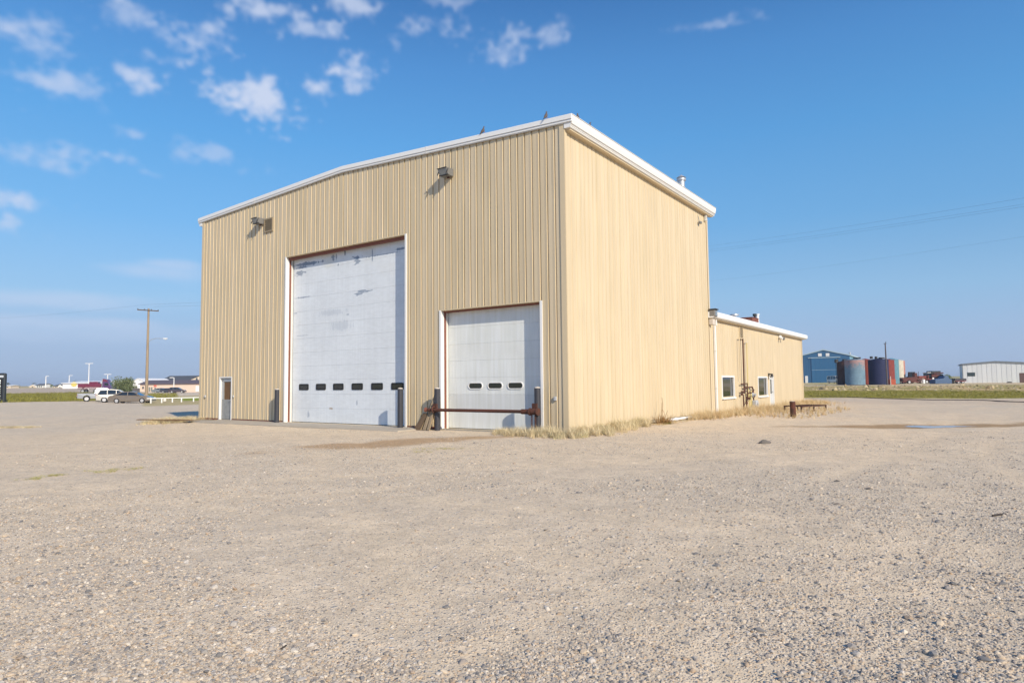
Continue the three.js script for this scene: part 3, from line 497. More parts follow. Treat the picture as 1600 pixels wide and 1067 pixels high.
{
  const c = siteP(-0.95, 0, 0.58), t = thing('chain', 'rusty chain hanging from the pipe end at the corner bollard', 'chain', [c.x, 0, c.z], YAW);
  for (let k = 0; k < 2; k++) for (let i = 0; i < 9; i++) { const g = new THREE.TorusGeometry(0.036, 0.011, 6, 12); g.scale(0.75, 1.3, 1); part('link', place(g, k * 0.14 - 0.05, 0.66 - i * 0.068, 0.06, 0, i % 2 ? Math.PI / 2 : 0, 0.05), M.rust, t); }
}
{ // boards leaning on the wall and the bollard
  const R = rng(31);
  const bd = [[-6.15, 0.5, -5.6, 1.25, 0.16, 0], [-6.0, 0.62, -5.52, 1.38, 0.14, 2], [-5.86, 0.56, -5.45, 1.2, 0.18, 1], [-5.74, 0.66, -5.4, 1.42, 0.12, 0], [-5.62, 0.6, -5.44, 1.05, 0.15, 2], [-6.08, 0.7, -5.75, 0.72, 0.2, 1], [-5.5, 0.7, -5.42, 0.95, 0.11, 0]];
  const names = ['grey weathered board leaning lowest toward the tall door', 'pale split board leaning in the stack by the bollard', 'dark wide board leaning in the stack by the bollard', 'tall thin board reaching highest up the leaning stack', 'short pale board beside the bollard foot', 'broken dark plank end resting across the leaning stack', 'narrow grey stick tucked against the bollard'];
  bd.forEach(([x, z, xt, len, w, m], i) => {
    const p = siteP(x, 0, z), t = thing('weathered_board', names[i], 'board', [p.x, -0.03, p.z], YAW, 'boards leaning by the bollard');
    const dx = xt - x, lean = Math.asin(Math.min(0.9, dx / len)), back = 0.2 + 0.1 * R();
    const g = extrude([[-w / 2, 0], [w / 2, 0.02], [w / 2 - 0.01, len * 0.97], [w / 6, len], [-w / 2 + 0.01, len * 0.94]], 0.035, 0.003); g.rotateY(-0.3 + 0.6 * R()); g.rotateX(-back); g.rotateZ(-lean);
    const uv = g.attributes.uv; for (let k = 0; k < uv.count; k++) uv.setXY(k, uv.getX(k) * 1.2 + i * 0.3, uv.getY(k) * 0.5);
    part('board', g, i === 5 ? M.woodDark : M.wood[m], t);
  });
}
{ // low lumber pile at the far end of the front
  const R = rng(61), labels = ['long grey plank lying lowest in the lumber pile by the walk door', 'bleached plank lying across the lumber pile', 'thin offcut on the lumber pile', 'orange brown plank in the lumber pile', 'grey plank end sticking out of the lumber pile toward the rail fence', 'short pale offcut beside the lumber pile', 'warped plank on top of the lumber pile'];
  labels.forEach((label, i) => {
    const p = siteP(-21.9 + i * 0.28 - (i % 3) * 0.5, 0, 0.9 + (i % 4) * 0.5), len = 1.6 + R() * 2, w = 0.14 + R() * 0.1, t = thing('lumber_plank', label, 'plank', [p.x, groundY(p.x, p.z) + 0.03 + 0.045 * (i % 4), p.z], YAW + 0.2 + (R() - 0.5) * 0.7, 'planks in the lumber pile');
    const g = rbox(len, 0.04, w, 0.006, 0, 0, 0, 0, 0, (R() - 0.5) * 0.06); const uv = g.attributes.uv; for (let k = 0; k < uv.count; k++) uv.setXY(k, uv.getY(k) * 0.4, uv.getX(k)); part('plank', g, i === 3 ? M.board : M.wood[i % 3], t);
  });
}
structure('concrete_apron', (() => { const g = new RoundedBoxGeometry(14.4, 0.12, 1.6, 2, 0.03); return g.applyMatrix4(new THREE.Matrix4().makeTranslation(-13.3, -0.052, 0.86)).applyMatrix4(site); })(), M.concrete);
{
  const p = siteP(0.3, 0, -8.2), t = thing('drain_pipe', 'white plastic drain pipe lying along the workshop wall foot', 'pipe', [p.x, groundY(p.x, p.z) + 0.09, p.z], YAW);
  part('pipe', [cyl(0.055, 0.055, 4.6, 0, 0, -2.1, Math.PI / 2, 0, 0), cyl(0.07, 0.07, 0.16, 0, 0, -0.5, Math.PI / 2, 0, 0)], M.trim, t);
  part('pipe_end', cyl(0.056, 0.056, 0.12, 0, 0.0, -2.6, Math.PI / 2, 0, 0), M.dark, t);
}
{ // rusty post and low steel rack beyond it
  let p = siteP(3.78, 0, -14.62), t = thing('steel_post', 'rusty round steel post standing in dry grass beside the annex', 'post', [p.x, groundY(p.x, p.z) - 0.05, p.z], 0.4);
  part('post', cyl(0.13, 0.13, 0.78, 0, 0.39, 0, 0, 0, 0.03, 24), M.rust, t); part('concrete_fill', cyl(0.118, 0.118, 0.02, -0.011, 0.785, 0), M.cap, t);
  p = W(1252, 640, 36); t = thing('steel_rack', 'low rusty steel rack standing past the annex end', 'rack', [p.x, groundY(p.x, p.z) - 0.03, p.z], 0.62); t.scale.setScalar(0.76);
  part('rail', [rbox(3.4, 0.1, 0.1, 0.01, 1.7, 0.42, 0)], M.rustDark, t); part('rail', rbox(3.4, 0.1, 0.1, 0.01, 1.7, 0.42, -1.3), M.rustDark, t);
  for (let i = 0; i < 6; i++) part('crossbar', rbox(0.07, 0.06, 1.22, 0.008, 0.12 + i * 0.62, 0.44, -0.65), M.rustDark, t);
  for (const x of [0.06, 1.7, 3.34]) for (const z of [0, -1.3]) part('leg', rbox(0.09, 0.4, 0.09, 0.008, x, 0.18, z), M.rustDark, t);
}

// ------------------------------------------------------------------ puddle, rocks and litter on the yard
{
  const R = rng(9), pts = [], N = 60; const prof2 = (t) => 1 + 0.25 * Math.sin(t * 3 + 1) + 0.18 * Math.sin(t * 7 + 2) + 0.1 * (R() - 0.5);
  for (let i = 0; i < N; i++) { const t = i / N * Math.PI * 2, k = prof2(t); pts.push(new THREE.Vector2(Math.cos(t) * 1.2 * k, Math.sin(t) * 0.6 * k)); }
  const g = new THREE.ShapeGeometry(new THREE.Shape(pts)); g.rotateX(-Math.PI / 2); g.rotateY(-0.1);
  let y = -9; for (let i = 0; i < 24; i++) { const t = i / 24 * 6.283; y = Math.max(y, groundY(PUDDLE.x + Math.cos(t) * 0.7, PUDDLE.y + Math.sin(t) * 0.25)); }
  g.translate(PUDDLE.x, y + 0.006, PUDDLE.y);
  structure('puddle_water', g, new THREE.MeshPhysicalMaterial({ color: new THREE.Color().setRGB(0.3, 0.25, 0.19), roughness: 0.02, ior: 1.33 }));
}
function pebbleGeo(seed, detail = 1) {
  const g = new THREE.IcosahedronGeometry(1, detail), p = g.attributes.position, R = rng(seed), ox = R() * 50, sx = 0.8 + R() * 0.5, sy = 0.5 + R() * 0.3, sz = 0.75 + R() * 0.4;
  for (let i = 0; i < p.count; i++) { const x = p.getX(i), y = p.getY(i), z = p.getZ(i), k = 0.72 + 0.56 * noise3(x * 1.5 + ox, y * 1.5 + 7, z * 1.5 + 3); p.setXYZ(i, x * k * sx, y * k * sy, z * k * sz); }
  g.computeVertexNormals(); return g;
}
{
  const rocks = [[1195, 687, 0.17, 'flat dark rock lying alone on the gravel before the annex', [0.2, 0.18, 0.16]], [1308, 742, 0.045, 'small dark stone beside two others on the gravel', [0.15, 0.14, 0.13]], [1358, 755, 0.05, 'small flat stone with a dark edge on the gravel', [0.22, 0.19, 0.16]], [1308, 777, 0.045, 'small pale brown stone on the gravel', [0.3, 0.26, 0.22]], [1215, 834, 0.03, 'grey pebble lump in the coarse gravel', [0.3, 0.29, 0.28]], [1578, 598.5, 0.5, 'dark boulder beside the white ribbed shed door', [0.05, 0.05, 0.05]]];
  rocks.forEach(([px, py, r, label, c], i) => {
    let d = py < 600 ? 140 : EYE * F / (py - 599.5 + 0.0102 * (px - 800)); const p = W(px, py, d), t = shadowed(new THREE.Mesh(pebbleGeo(200 + i, 2).scale(r, r * 0.8, r), mat(c, 0.9, { map: grime })));
    t.name = numbered('rock'); t.position.set(p.x, groundY(p.x, p.z) + r * 0.05, p.z); t.rotation.y = i; t.userData = { label, category: 'rock' }; scene.add(t);
  });
  for (const [px, py, len, r, turn, label] of [[1563, 801, 0.26, 0.012, 0.3, 'thin dark stick lying on the gravel beside a tyre track'], [444, 998, 0.06, 0.006, 1.0, 'tiny bent dark twig on the gravel']]) {
    const d = 1.74 * F / (py - 599.5 + 0.0102 * (px - 800)), p = W(px, py, d), t = shadowed(new THREE.Mesh(tube([[-len / 2, 0, 0], [-len * 0.1, 0.012, 0.01], [len / 2, 0, -0.02]], r, 7, 14), mat([0.05, 0.04, 0.035], 0.9)));
    t.name = numbered('stick'); t.position.set(p.x, groundY(p.x, p.z) + r, p.z); t.rotation.y = turn; t.userData = { label, category: 'stick' }; scene.add(t);
  }
}
{ // loose gravel lying on the yard: real stones as far as they can be told apart
  const R = rng(4242), geos = [0, 1, 2].map((i) => pebbleGeo(300 + i, 1)), N = 44000;
  const pal = [[0.56, 0.5, 0.44], [0.64, 0.56, 0.47], [0.46, 0.43, 0.4], [0.34, 0.32, 0.31], [0.72, 0.66, 0.58], [0.52, 0.41, 0.31], [0.62, 0.52, 0.41], [0.42, 0.37, 0.33], [0.24, 0.235, 0.24], [0.6, 0.56, 0.52], [0.66, 0.57, 0.46]];
  const mm = new THREE.Matrix4(), q = new THREE.Quaternion(), e = new THREE.Euler(), v = new THREE.Vector3(), s = new THREE.Vector3(), col = new THREE.Color();
  geos.forEach((g, gi) => {
    const im = new THREE.InstancedMesh(g, mat([1, 1, 1], 0.9), N); im.name = numbered('gravel'); im.userData = { kind: 'stuff', label: ['rounded loose pebbles scattered over the yard', 'flat loose pebbles scattered over the yard', 'chunky loose pebbles scattered over the yard'][gi], category: 'gravel' }; im.castShadow = im.receiveShadow = true;
    let n = 0, guard = 0;
    while (n < N && guard++ < N * 12) {
      const d = 3.2 * Math.pow(26 / 3.2, Math.pow(R(), 1.15)), a = (R() - 0.5) * 84 * Math.PI / 180, x = d * Math.sin(a) / Math.cos(a * 0.5), z = -d * Math.cos(a);
      const dens = (stoniness(x, z) * 0.75 + 0.04 + 0.45 * sstep(-1, 5, x + (z + 9) * 0.3) * sstep(-13, -5, z)) * (1 - 0.85 * track(x, z));
      if (R() > dens) continue;
      tmpV.set(x, 0, z).applyMatrix4(siteInv); if (tmpV.x < 0.2 && tmpV.z < 0.6 && tmpV.x > -22.4) continue;
      const big = R(), r = 0.0038 + 0.0055 * R() + (big > 0.84 ? 0.009 * R() : 0) + (big > 0.985 ? 0.014 * R() : 0);
      q.setFromEuler(e.set((R() - 0.5) * 0.9, R() * 6.28, (R() - 0.5) * 0.9)); v.set(x, groundY(x, z) + r * 0.18, z); s.set(r * (0.9 + 0.4 * R()), r * (0.8 + 0.4 * R()), r * (0.9 + 0.4 * R()));
      im.setMatrixAt(n, mm.compose(v, q, s)); const c = pal[Math.floor(R() * pal.length)], k = 0.68 + 0.22 * R(); im.setColorAt(n, col.setRGB(c[0] * k, c[1] * k * 0.975, c[2] * k * 0.93)); n++;
    }
    im.count = n; scene.add(im);
  });
}
// ------------------------------------------------------------------ grass and weeds
function tuftGeo(seed, blades, h, spread, wid, curl) {
  const R = rng(seed), P = [], I = [];
  for (let b = 0; b < blades; b++) {
    const a = R() * 6.28, r0 = R() * spread * 0.35, hh = h * (0.45 + 0.55 * R()), out = spread * (0.3 + 0.8 * R()), cx = Math.cos(a), sx = Math.sin(a), ta = a + 1.57 + (R() - 0.5), wx = Math.cos(ta) * wid, wz = Math.sin(ta) * wid, base = P.length / 3;
    for (let k = 0; k <= 3; k++) { const t = k / 3, rr = r0 + out * Math.pow(t, 1.7), y = hh * (t - curl * t * t * 0.5), w = 1 - t * 0.9; P.push(cx * rr - wx * w, y, sx * rr - wz * w, cx * rr + wx * w, y, sx * rr + wz * w); }
    for (let k = 0; k < 3; k++) { const o = base + k * 2; I.push(o, o + 1, o + 2, o + 1, o + 3, o + 2); }
  }
  const g = new THREE.BufferGeometry(); g.setAttribute('position', new THREE.Float32BufferAttribute(P, 3)); g.setIndex(I); g.computeVertexNormals(); return g;
}
const bladeMat = new THREE.MeshPhysicalMaterial({ roughness: 0.9, side: THREE.DoubleSide, transmission: 0.0 });
function grassField(name, label, spots, geo, cols, seed, sMin, sMax) {
  const R = rng(seed), im = new THREE.InstancedMesh(geo, bladeMat, spots.length), mm = new THREE.Matrix4(), q = new THREE.Quaternion(), e = new THREE.Euler(), col = new THREE.Color();
  im.name = numbered(name); im.userData = { kind: 'stuff', label, category: 'grass' }; im.castShadow = im.receiveShadow = true;
  spots.forEach(([x, z, k = 1, y], i) => {
    const s = (sMin + (sMax - sMin) * R()) * k; q.setFromEuler(e.set((R() - 0.5) * 0.3, R() * 6.28, (R() - 0.5) * 0.3));
    im.setMatrixAt(i, mm.compose(new THREE.Vector3(x, (y ?? groundY(x, z)) - 0.01, z), q, new THREE.Vector3(s, s * (0.8 + 0.4 * R()), s)));
    const c = mix(cols[Math.floor(R() * cols.length)], cols[Math.floor(R() * cols.length)], R()), b = 0.85 + 0.3 * R(); im.setColorAt(i, col.setRGB(c[0] * b, c[1] * b, c[2] * b));
  });
  scene.add(im); return im;
}
{
  const R = rng(15), straw = [[0.74, 0.63, 0.42], [0.66, 0.55, 0.34], [0.8, 0.7, 0.48], [0.52, 0.42, 0.25], [0.6, 0.54, 0.32]], rusty = [[0.56, 0.39, 0.2], [0.64, 0.48, 0.27], [0.46, 0.31, 0.15], [0.66, 0.53, 0.32], [0.36, 0.26, 0.12]];
  const S = (x, z) => { const p = siteP(x, 0, z); return [p.x, p.z]; };
  const tall = tuftGeo(1, 28, 0.74, 0.26, 0.0055, 0.45), fine = tuftGeo(2, 34, 0.5, 0.3, 0.0045, 0.7), low = tuftGeo(3, 18, 0.14, 0.16, 0.005, 0.7);
  let sp = [];
  for (let i = 0; i < 900; i++) { const s = Math.pow(R(), 0.9) * 5.6; if (noise3(s * 1.7, 3, 0) < 0.25 + 0.25 * R()) continue; const n = 0.08 + R() * R() * 1.7 * (1 - s / 8); sp.push([...S(n, -s), 0.7 + 0.5 * R() * (1 - n / 2.4)]); }
  for (let i = 0; i < 460; i++) { const x = -2.6 + R() * 3.6, n = 0.25 + R() * 0.4 + R() * R() * 1.25 * sstep(-2.9, -1.6, x); sp.push([...S(x, n), 0.55 + 0.5 * R() * sstep(-2.6, -1.2, x)]); }
  grassField('dry_grass', 'pale dry grass grown up round the workshop corner', sp, fine, straw, 21, 0.35, 1.25);
  sp = []; for (let i = 0; i < 1500; i++) { const s = 9.6 + R() * 26, n = 0.1 + R() * 1.0 + R() * R() * (s > 14 ? 2.6 : 0.8); sp.push([...S(n, -s), 0.9 - 0.16 * n]); }
  for (let i = 0; i < 300; i++) { const s = 13 + R() * 12, n = 2 + R() * 3.0; sp.push([...S(n, -s), 0.4 + 0.3 * R()]); }
  grassField('dry_grass', 'rust brown dry grass standing along the annex wall', sp, tall, rusty.concat(straw.slice(0, 2)), 22, 0.35, 1.1);
  sp = []; for (let i = 0; i < 120; i++) { const s = 5.4 + R() * 5, n = 0.1 + R() * 0.8; sp.push([...S(n, -s), 0.8]); }
  grassField('low_weeds', 'thin low weeds along the bare foot of the workshop side wall', sp, low, [[0.3, 0.3, 0.1], ...rusty], 23, 0.6, 1.1);
  sp = []; for (let i = 0; i < 480; i++) { const t = R(), n = (R() + R() + R() - 1.5) * 1.5; const p = W(228 + t * 92, 667, 33.4 - t * 2); if (noise3(p.x * 1.1, 5, (p.z + n) * 1.1) < 0.42) continue; sp.push([p.x, p.z + n, 0.3 + 0.8 * R() * R()]); }
  for (let i = 0; i < 200; i++) { sp.push([...S(-22.6 + R() * 1.6, 0.3 + R() * 2.6), 0.8]); }
  grassField('dry_grass', 'dry straw grass round the lumber pile', sp, fine, straw, 24, 0.6, 1.1);
  sp = []; for (let i = 0; i < 170; i++) { const t = R(), p = W(-30 + t * 86, 655, 33.5); sp.push([p.x, p.z + (R() - 0.5) * 0.9, 0.8]); }
  grassField('dry_grass', 'low dry grass streak on the gravel near the black sign', sp, low, [[0.42, 0.38, 0.2], ...straw], 25, 0.8, 1.6);
  sp = []; for (const [px, py, r, n] of [[50, 749, 0.25, 26], [85, 743, 0.25, 40], [150, 736, 0.5, 26], [180, 733, 0.35, 26], [212, 731, 0.2, 14], [690, 703, 0.9, 60], [655, 707, 0.5, 24]]) { const d = 1.75 * F / (py - 599.5 + 0.0102 * (px - 800)), p = W(px, py, d); for (let i = 0; i < n; i++) sp.push([p.x + (R() + R() - 1) * r, p.z + (R() - 0.5) * 0.35, 0.45]); }
  grassField('low_weeds', 'sparse yellow green weeds growing through the yard gravel', sp, low, [[0.42, 0.40, 0.14], [0.5, 0.44, 0.2], [0.34, 0.33, 0.12]], 26, 0.6, 1.2);
  const far = tuftGeo(5, 10, 0.35, 0.4, 0.02, 0.5);
  sp = []; for (let i = 0; i < 5200; i++) { const d = 69.5 + R() * 20, a = (14 + R() * 26) * Math.PI / 180, x = d * Math.sin(a), z = -d * Math.cos(a); sp.push([x, z, 0.55 + (d > 92 ? 0.4 * R() : 0)]); }
  grassField('verge_grass', 'green grass verge below the storage tanks', sp, far, [[0.24, 0.23, 0.03], [0.30, 0.28, 0.05], [0.38, 0.33, 0.12]], 27, 0.6, 1.3);
  sp = []; for (let i = 0; i < 2600; i++) { const d = 112 + R() * 85, a = (-40 + R() * 13) * Math.PI / 180, x = d * Math.sin(a), z = -d * Math.cos(a); sp.push([x, z, 1]); }
  grassField('verge_grass', 'green grass verge beyond the parked vehicles', sp, far, [[0.23, 0.22, 0.03], [0.28, 0.26, 0.05]], 28, 0.8, 1.8);
  // the big dead weed at the side wall
  const w = siteP(0.45, 0, -6.75), t = thing('dead_weed', 'rust brown dead weed bush against the workshop side wall', 'weed', [w.x, groundY(w.x, w.z), w.z], 0);
  part('foliage', (() => { const gs = []; const Q = rng(71); for (let i = 0; i < 6; i++) { const g = tuftGeo(80 + i, 26, 0.45 + 0.2 * Q(), 0.5, 0.011, 0.5); gs.push(g.translate((Q() - 0.5) * 0.5, 0, (Q() - 0.5) * 0.7)); } return mergeGeometries(gs); })(), mat([0.34, 0.20, 0.07], 0.9, { side: THREE.DoubleSide }), t);
  part('stem', [tube([[0, 0, 0], [0.05, 0.5, -0.1], [0.1, 0.8, -0.22], [0.1, 1.05, -0.35]], 0.009, 5, 14), tube([[0, 0, 0], [0.2, 0.4, -0.4], [0.25, 0.52, -0.95], [0.28, 0.45, -1.3]], 0.008, 5, 14), tube([[0, 0, 0], [0, 0.5, -0.02], [0.02, 0.85, 0.0]], 0.008, 5, 14), tube([[0, 0, 0], [0.1, 0.4, 0.35], [0.1, 0.55, 0.55]], 0.007, 5, 14)], mat([0.25, 0.15, 0.07], 0.9), t);
  part('green_leaves', tuftGeo(91, 34, 0.16, 0.35, 0.014, 0.5).translate(0.2, 0, 0.25), mat([0.22, 0.26, 0.05], 0.9, { side: THREE.DoubleSide }), t);
}

// ------------------------------------------------------------------ birds on the roof edge
function bird(x, y, z, turn, label) {
  const p = siteP(x, y, z), t = thing('pigeon', label, 'bird', p.toArray(), YAW + turn, 'pigeons on the roof edge');
  const sp = [[-0.17, 0.05, 0.012, 0.03], [-0.1, 0.075, 0.03, 0.034], [-0.04, 0.1, 0.055, 0.055], [0.03, 0.13, 0.066, 0.062], [0.085, 0.165, 0.055, 0.05], [0.11, 0.21, 0.032, 0.03], [0.125, 0.245, 0.032, 0.03], [0.15, 0.255, 0.022, 0.02], [0.175, 0.248, 0.008, 0.008], [0.195, 0.24, 0.002, 0.002]];
  const P = [], I = [], n = 12; sp.forEach(([cx, cy, ry, rz]) => { for (let k = 0; k < n; k++) { const a = k / n * 6.283; P.push(cx - Math.sin(a) * ry * 0.35, cy + Math.sin(a) * ry, Math.cos(a) * rz); } });
  for (let i = 0; i < sp.length - 1; i++) for (let k = 0; k < n; k++) { const a = i * n + k, b = i * n + (k + 1) % n; I.push(a, b, a + n, b, b + n, a + n); }
  const g = new THREE.BufferGeometry(); g.setAttribute('position', new THREE.Float32BufferAttribute(P, 3)); g.setIndex(I); g.computeVertexNormals(); g.translate(0, 0.03, 0); g.rotateZ(0.5); g.scale(0.85, 0.85, 0.85);
  part('body', g, mat([0.10, 0.085, 0.085], 0.85, { side: THREE.DoubleSide }), t);
  for (const s of [-1, 1]) part('leg', rod([0, -0.01, s * 0.025], [0.02, 0.1, s * 0.025], 0.006, 6), mat([0.3, 0.12, 0.08], 0.8), t);
}
const trimTop = (x) => roofY(x) + 0.275;
bird(-3.3, trimTop(-3.3), 0.09, 0.6, 'dark pigeon standing alone on the front rake trim');
bird(-0.6, trimTop(-0.6), 0.09, 1.4, 'dark pigeon on the front rake trim just before the roof corner');
bird(-0.15, trimTop(-0.15) - 0.07, -0.3, -0.9, 'pigeon mostly hidden behind the roof corner trim');
bird(0.2, EAVE + 0.27, -0.6, 2.4, 'pigeon on the gutter closest to the roof corner');
bird(0.2, EAVE + 0.27, -1.55, 0.4, 'pigeon on the gutter a little way along from the corner');

// ------------------------------------------------------------------ vehicles
const tyreMat = mat([0.018, 0.018, 0.02], 0.85), rimMat = mat([0.62, 0.62, 0.64], 0.35, { metalness: 0.5 }), redLens = mat([0.45, 0.02, 0.02], 0.25), clearLens = mat([0.75, 0.75, 0.75], 0.15);
function paint(c) { return new THREE.MeshPhysicalMaterial({ color: new THREE.Color().setRGB(...c), roughness: 0.35, metalness: 0.25, clearcoat: 1, clearcoatRoughness: 0.08 }); }
function wheelOn(parent, x, y, z, r, w, side) {
  const g = holder('wheel', parent, [x, y, z]);
  const pr = [[r * 0.62, -w / 2], [r * 0.92, -w / 2], [r, -w / 3], [r, w / 3], [r * 0.92, w / 2], [r * 0.62, w / 2]].map((p) => new THREE.Vector2(...p));
  part('tyre', new THREE.LatheGeometry(pr, 28).rotateX(Math.PI / 2), tyreMat, g); part('rim', [cyl(r * 0.63, r * 0.63, w * 0.8, 0, 0, 0, Math.PI / 2), cyl(r * 0.15, r * 0.2, 0.05, 0, 0, side * w * 0.42, Math.PI / 2)], rimMat, g);
}
function vehicle(name, label, category, o, pos, turn, group) {
  const t = thing(name, label, category, pos, turn, group), bm = paint(o.color), hw = o.width / 2;
  // lower body with wheel arches
  const s = new THREE.Shape(); const top = o.body; s.moveTo(top[0][0], top[0][1]); for (const [x, y] of top.slice(1)) s.lineTo(x, y);
  const y0 = o.clear, [ra, fa] = o.axles, wr = o.r * 1.17; s.lineTo(fa + wr, y0); s.absarc(fa, y0, wr, 0, Math.PI, false); s.lineTo(ra + wr, y0); s.absarc(ra, y0, wr, 0, Math.PI, false); s.closePath();
  const body = new THREE.ExtrudeGeometry(s, { depth: o.width - 0.14, bevelEnabled: true, bevelThickness: 0.07, bevelSize: 0.05, bevelSegments: 3, curveSegments: 12 }).translate(0, 0, -hw + 0.07);
  { const p = body.attributes.position; for (let i = 0; i < p.count; i++) { const x = p.getX(i), L = o.len / 2, k = Math.pow(Math.abs(x) / L, 4); p.setZ(i, p.getZ(i) * (1 - 0.12 * k)); } body.computeVertexNormals(); }
  part('body', body, bm, t);
  const yb = Math.min(...o.cabin.map((c) => c[1])), yt = Math.max(...o.cabin.map((c) => c[1]));
  const taper = (g) => { const p = g.attributes.position; for (let i = 0; i < p.count; i++) { const k = Math.max(0, (p.getY(i) - yb) / (yt - yb)); p.setZ(i, p.getZ(i) * (1 - 0.2 * k)); } g.computeVertexNormals(); return g; };
  part('windows', taper(new THREE.ExtrudeGeometry(new THREE.Shape(o.cabin.map((c) => new THREE.Vector2(...c))), { depth: o.width - 0.2, bevelEnabled: true, bevelThickness: 0.03, bevelSize: 0.02, bevelSegments: 2 }).translate(0, 0, -hw + 0.1)), M.glass, t);
  const c = o.cabin, rf = c.slice(1, -1);
  const roof = new THREE.Shape(); roof.moveTo(rf[0][0] - 0.03, rf[0][1] - 0.03); rf.forEach(([x, y]) => roof.lineTo(x, y + 0.035)); roof.lineTo(rf[rf.length - 1][0] + 0.03, rf[rf.length - 1][1] - 0.03); [...rf].reverse().forEach(([x, y]) => roof.lineTo(x, y - 0.04));
  part('roof', taper(new THREE.ExtrudeGeometry(roof, { depth: o.width - 0.14, bevelEnabled: true, bevelThickness: 0.03, bevelSize: 0.012, bevelSegments: 2 }).translate(0, 0, -hw + 0.07)), bm, t);
  const topZ = (y) => (hw - 0.06) * (1 - 0.2 * Math.max(0, (y - yb) / (yt - yb)));
  for (const sg of [-1, 1]) {
    const pl = (a, b, r) => part('pillar', rod([a[0], a[1], sg * topZ(a[1])], [b[0], b[1], sg * topZ(b[1])], r, 8), bm, t);
    pl(c[0], c[1], o.suv ? 0.09 : 0.07); pl(c[c.length - 1], c[c.length - 2], 0.045); pl([o.bp, yb], [o.bp - 0.03, yt - 0.02], 0.045); if (o.suv) pl([o.bp - 1.0, yb], [o.bp - 1.05, yt - 0.04], 0.05);
    part('mirror', rbox(0.1, 0.13, 0.18, 0.03, c[c.length - 1][0] - 0.25, yb + 0.1, sg * (hw + 0.08)), bm, t);
    part('taillight', rbox(0.1, o.tl || 0.16, 0.3, 0.03, -o.len / 2 + 0.02, o.ly, sg * (hw - 0.28)), redLens, t); part('headlight', rbox(0.12, 0.13, 0.34, 0.03, o.len / 2 - 0.07, o.hy, sg * (hw - 0.32)), clearLens, t);
    for (const x of o.axles) wheelOn(t, x, o.r, sg * (hw - 0.13), o.r, 0.22, sg);
    part('door_handle', rbox(0.16, 0.03, 0.03, 0.01, o.bp - 0.1, yb - 0.1, sg * (hw + 0.005)), bm, t);
  }
  part('bumper', rbox(0.14, 0.2, o.width * 0.86, 0.05, -o.len / 2 - 0.02, o.clear + 0.16, 0), o.bumper || bm, t); part('bumper', rbox(0.14, 0.2, o.width * 0.84, 0.05, o.len / 2 + 0.0, o.clear + 0.14, 0), o.bumper || bm, t);
  part('underbody', box(o.len * 0.9, 0.14, o.width * 0.8, 0, o.clear + 0.04, 0), M.dark, t);
  part('licence_plate', box(0.02, 0.12, 0.32, -o.len / 2 - 0.1, o.ly - 0.18, 0), M.trim, t);
  if (o.bed) part('bed_liner', box(o.bed[1] - o.bed[0], 0.02, o.width - 0.34, (o.bed[0] + o.bed[1]) / 2, top[1][1] + 0.062, 0), M.dark, t);
  return t;
}
const SEDAN = { len: 4.95, width: 1.85, clear: 0.27, r: 0.33, axles: [-1.45, 1.5], body: [[-2.45, 0.3], [-2.46, 0.72], [-2.3, 0.9], [-1.55, 0.97], [1.0, 0.93], [1.9, 0.8], [2.38, 0.62], [2.46, 0.3]], cabin: [[-1.85, 0.95], [-0.95, 1.36], [0, 1.41], [0.45, 1.36], [1.25, 0.93]], bp: -0.2, ly: 0.74, hy: 0.63, color: [0.20, 0.165, 0.13] };
const SUV = { len: 4.6, width: 1.88, clear: 0.3, r: 0.36, axles: [-1.35, 1.4], body: [[-2.25, 0.35], [-2.28, 0.85], [-2.2, 1.02], [1.0, 1.02], [1.9, 0.93], [2.2, 0.75], [2.27, 0.35]], cabin: [[-2.2, 1.03], [-1.85, 1.62], [-0.6, 1.68], [0.2, 1.6], [1.15, 1.04]], bp: 0.0, suv: true, ly: 0.88, hy: 0.8, tl: 0.3, color: [0.6, 0.58, 0.53], bumper: M.dark };
const PICKUP = { len: 5.6, width: 1.95, clear: 0.45, r: 0.4, axles: [-1.7, 1.85], body: [[-2.75, 0.5], [-2.78, 1.1], [-0.7, 1.1], [1.3, 1.12], [2.4, 1.02], [2.72, 0.85], [2.76, 0.5]], cabin: [[-0.75, 1.12], [-0.58, 1.74], [0.3, 1.8], [0.75, 1.72], [1.4, 1.14]], bp: 0.2, ly: 0.92, hy: 0.88, tl: 0.34, color: [0.3, 0.32, 0.35], bumper: M.dark, bed: [-2.65, -0.85] };
function onGround(px, d, lift = 0) { const p = W(px, 600, d); return [p.x, groundY(p.x, p.z) + lift, p.z]; }
vehicle('sedan', 'bronze sedan parked in front of the white wagon', 'car', SEDAN, onGround(206.5, 82), 0.12);
vehicle('station_wagon', 'white wagon parked between the silver pickup and the bronze sedan', 'car', SUV, onGround(183, 87), 0.4);
vehicle('pickup_truck', 'silver pickup parked with its tailgate toward the yard beside the white wagon', 'truck', PICKUP, onGround(158, 92), 0.55);
vehicle('pickup_truck', 'grey pickup parked on the yard away from the buildings', 'truck', { ...PICKUP, color: [0.2, 0.21, 0.23] }, [31.6, groundY(31.6, -33.6), -33.6], 0.2);

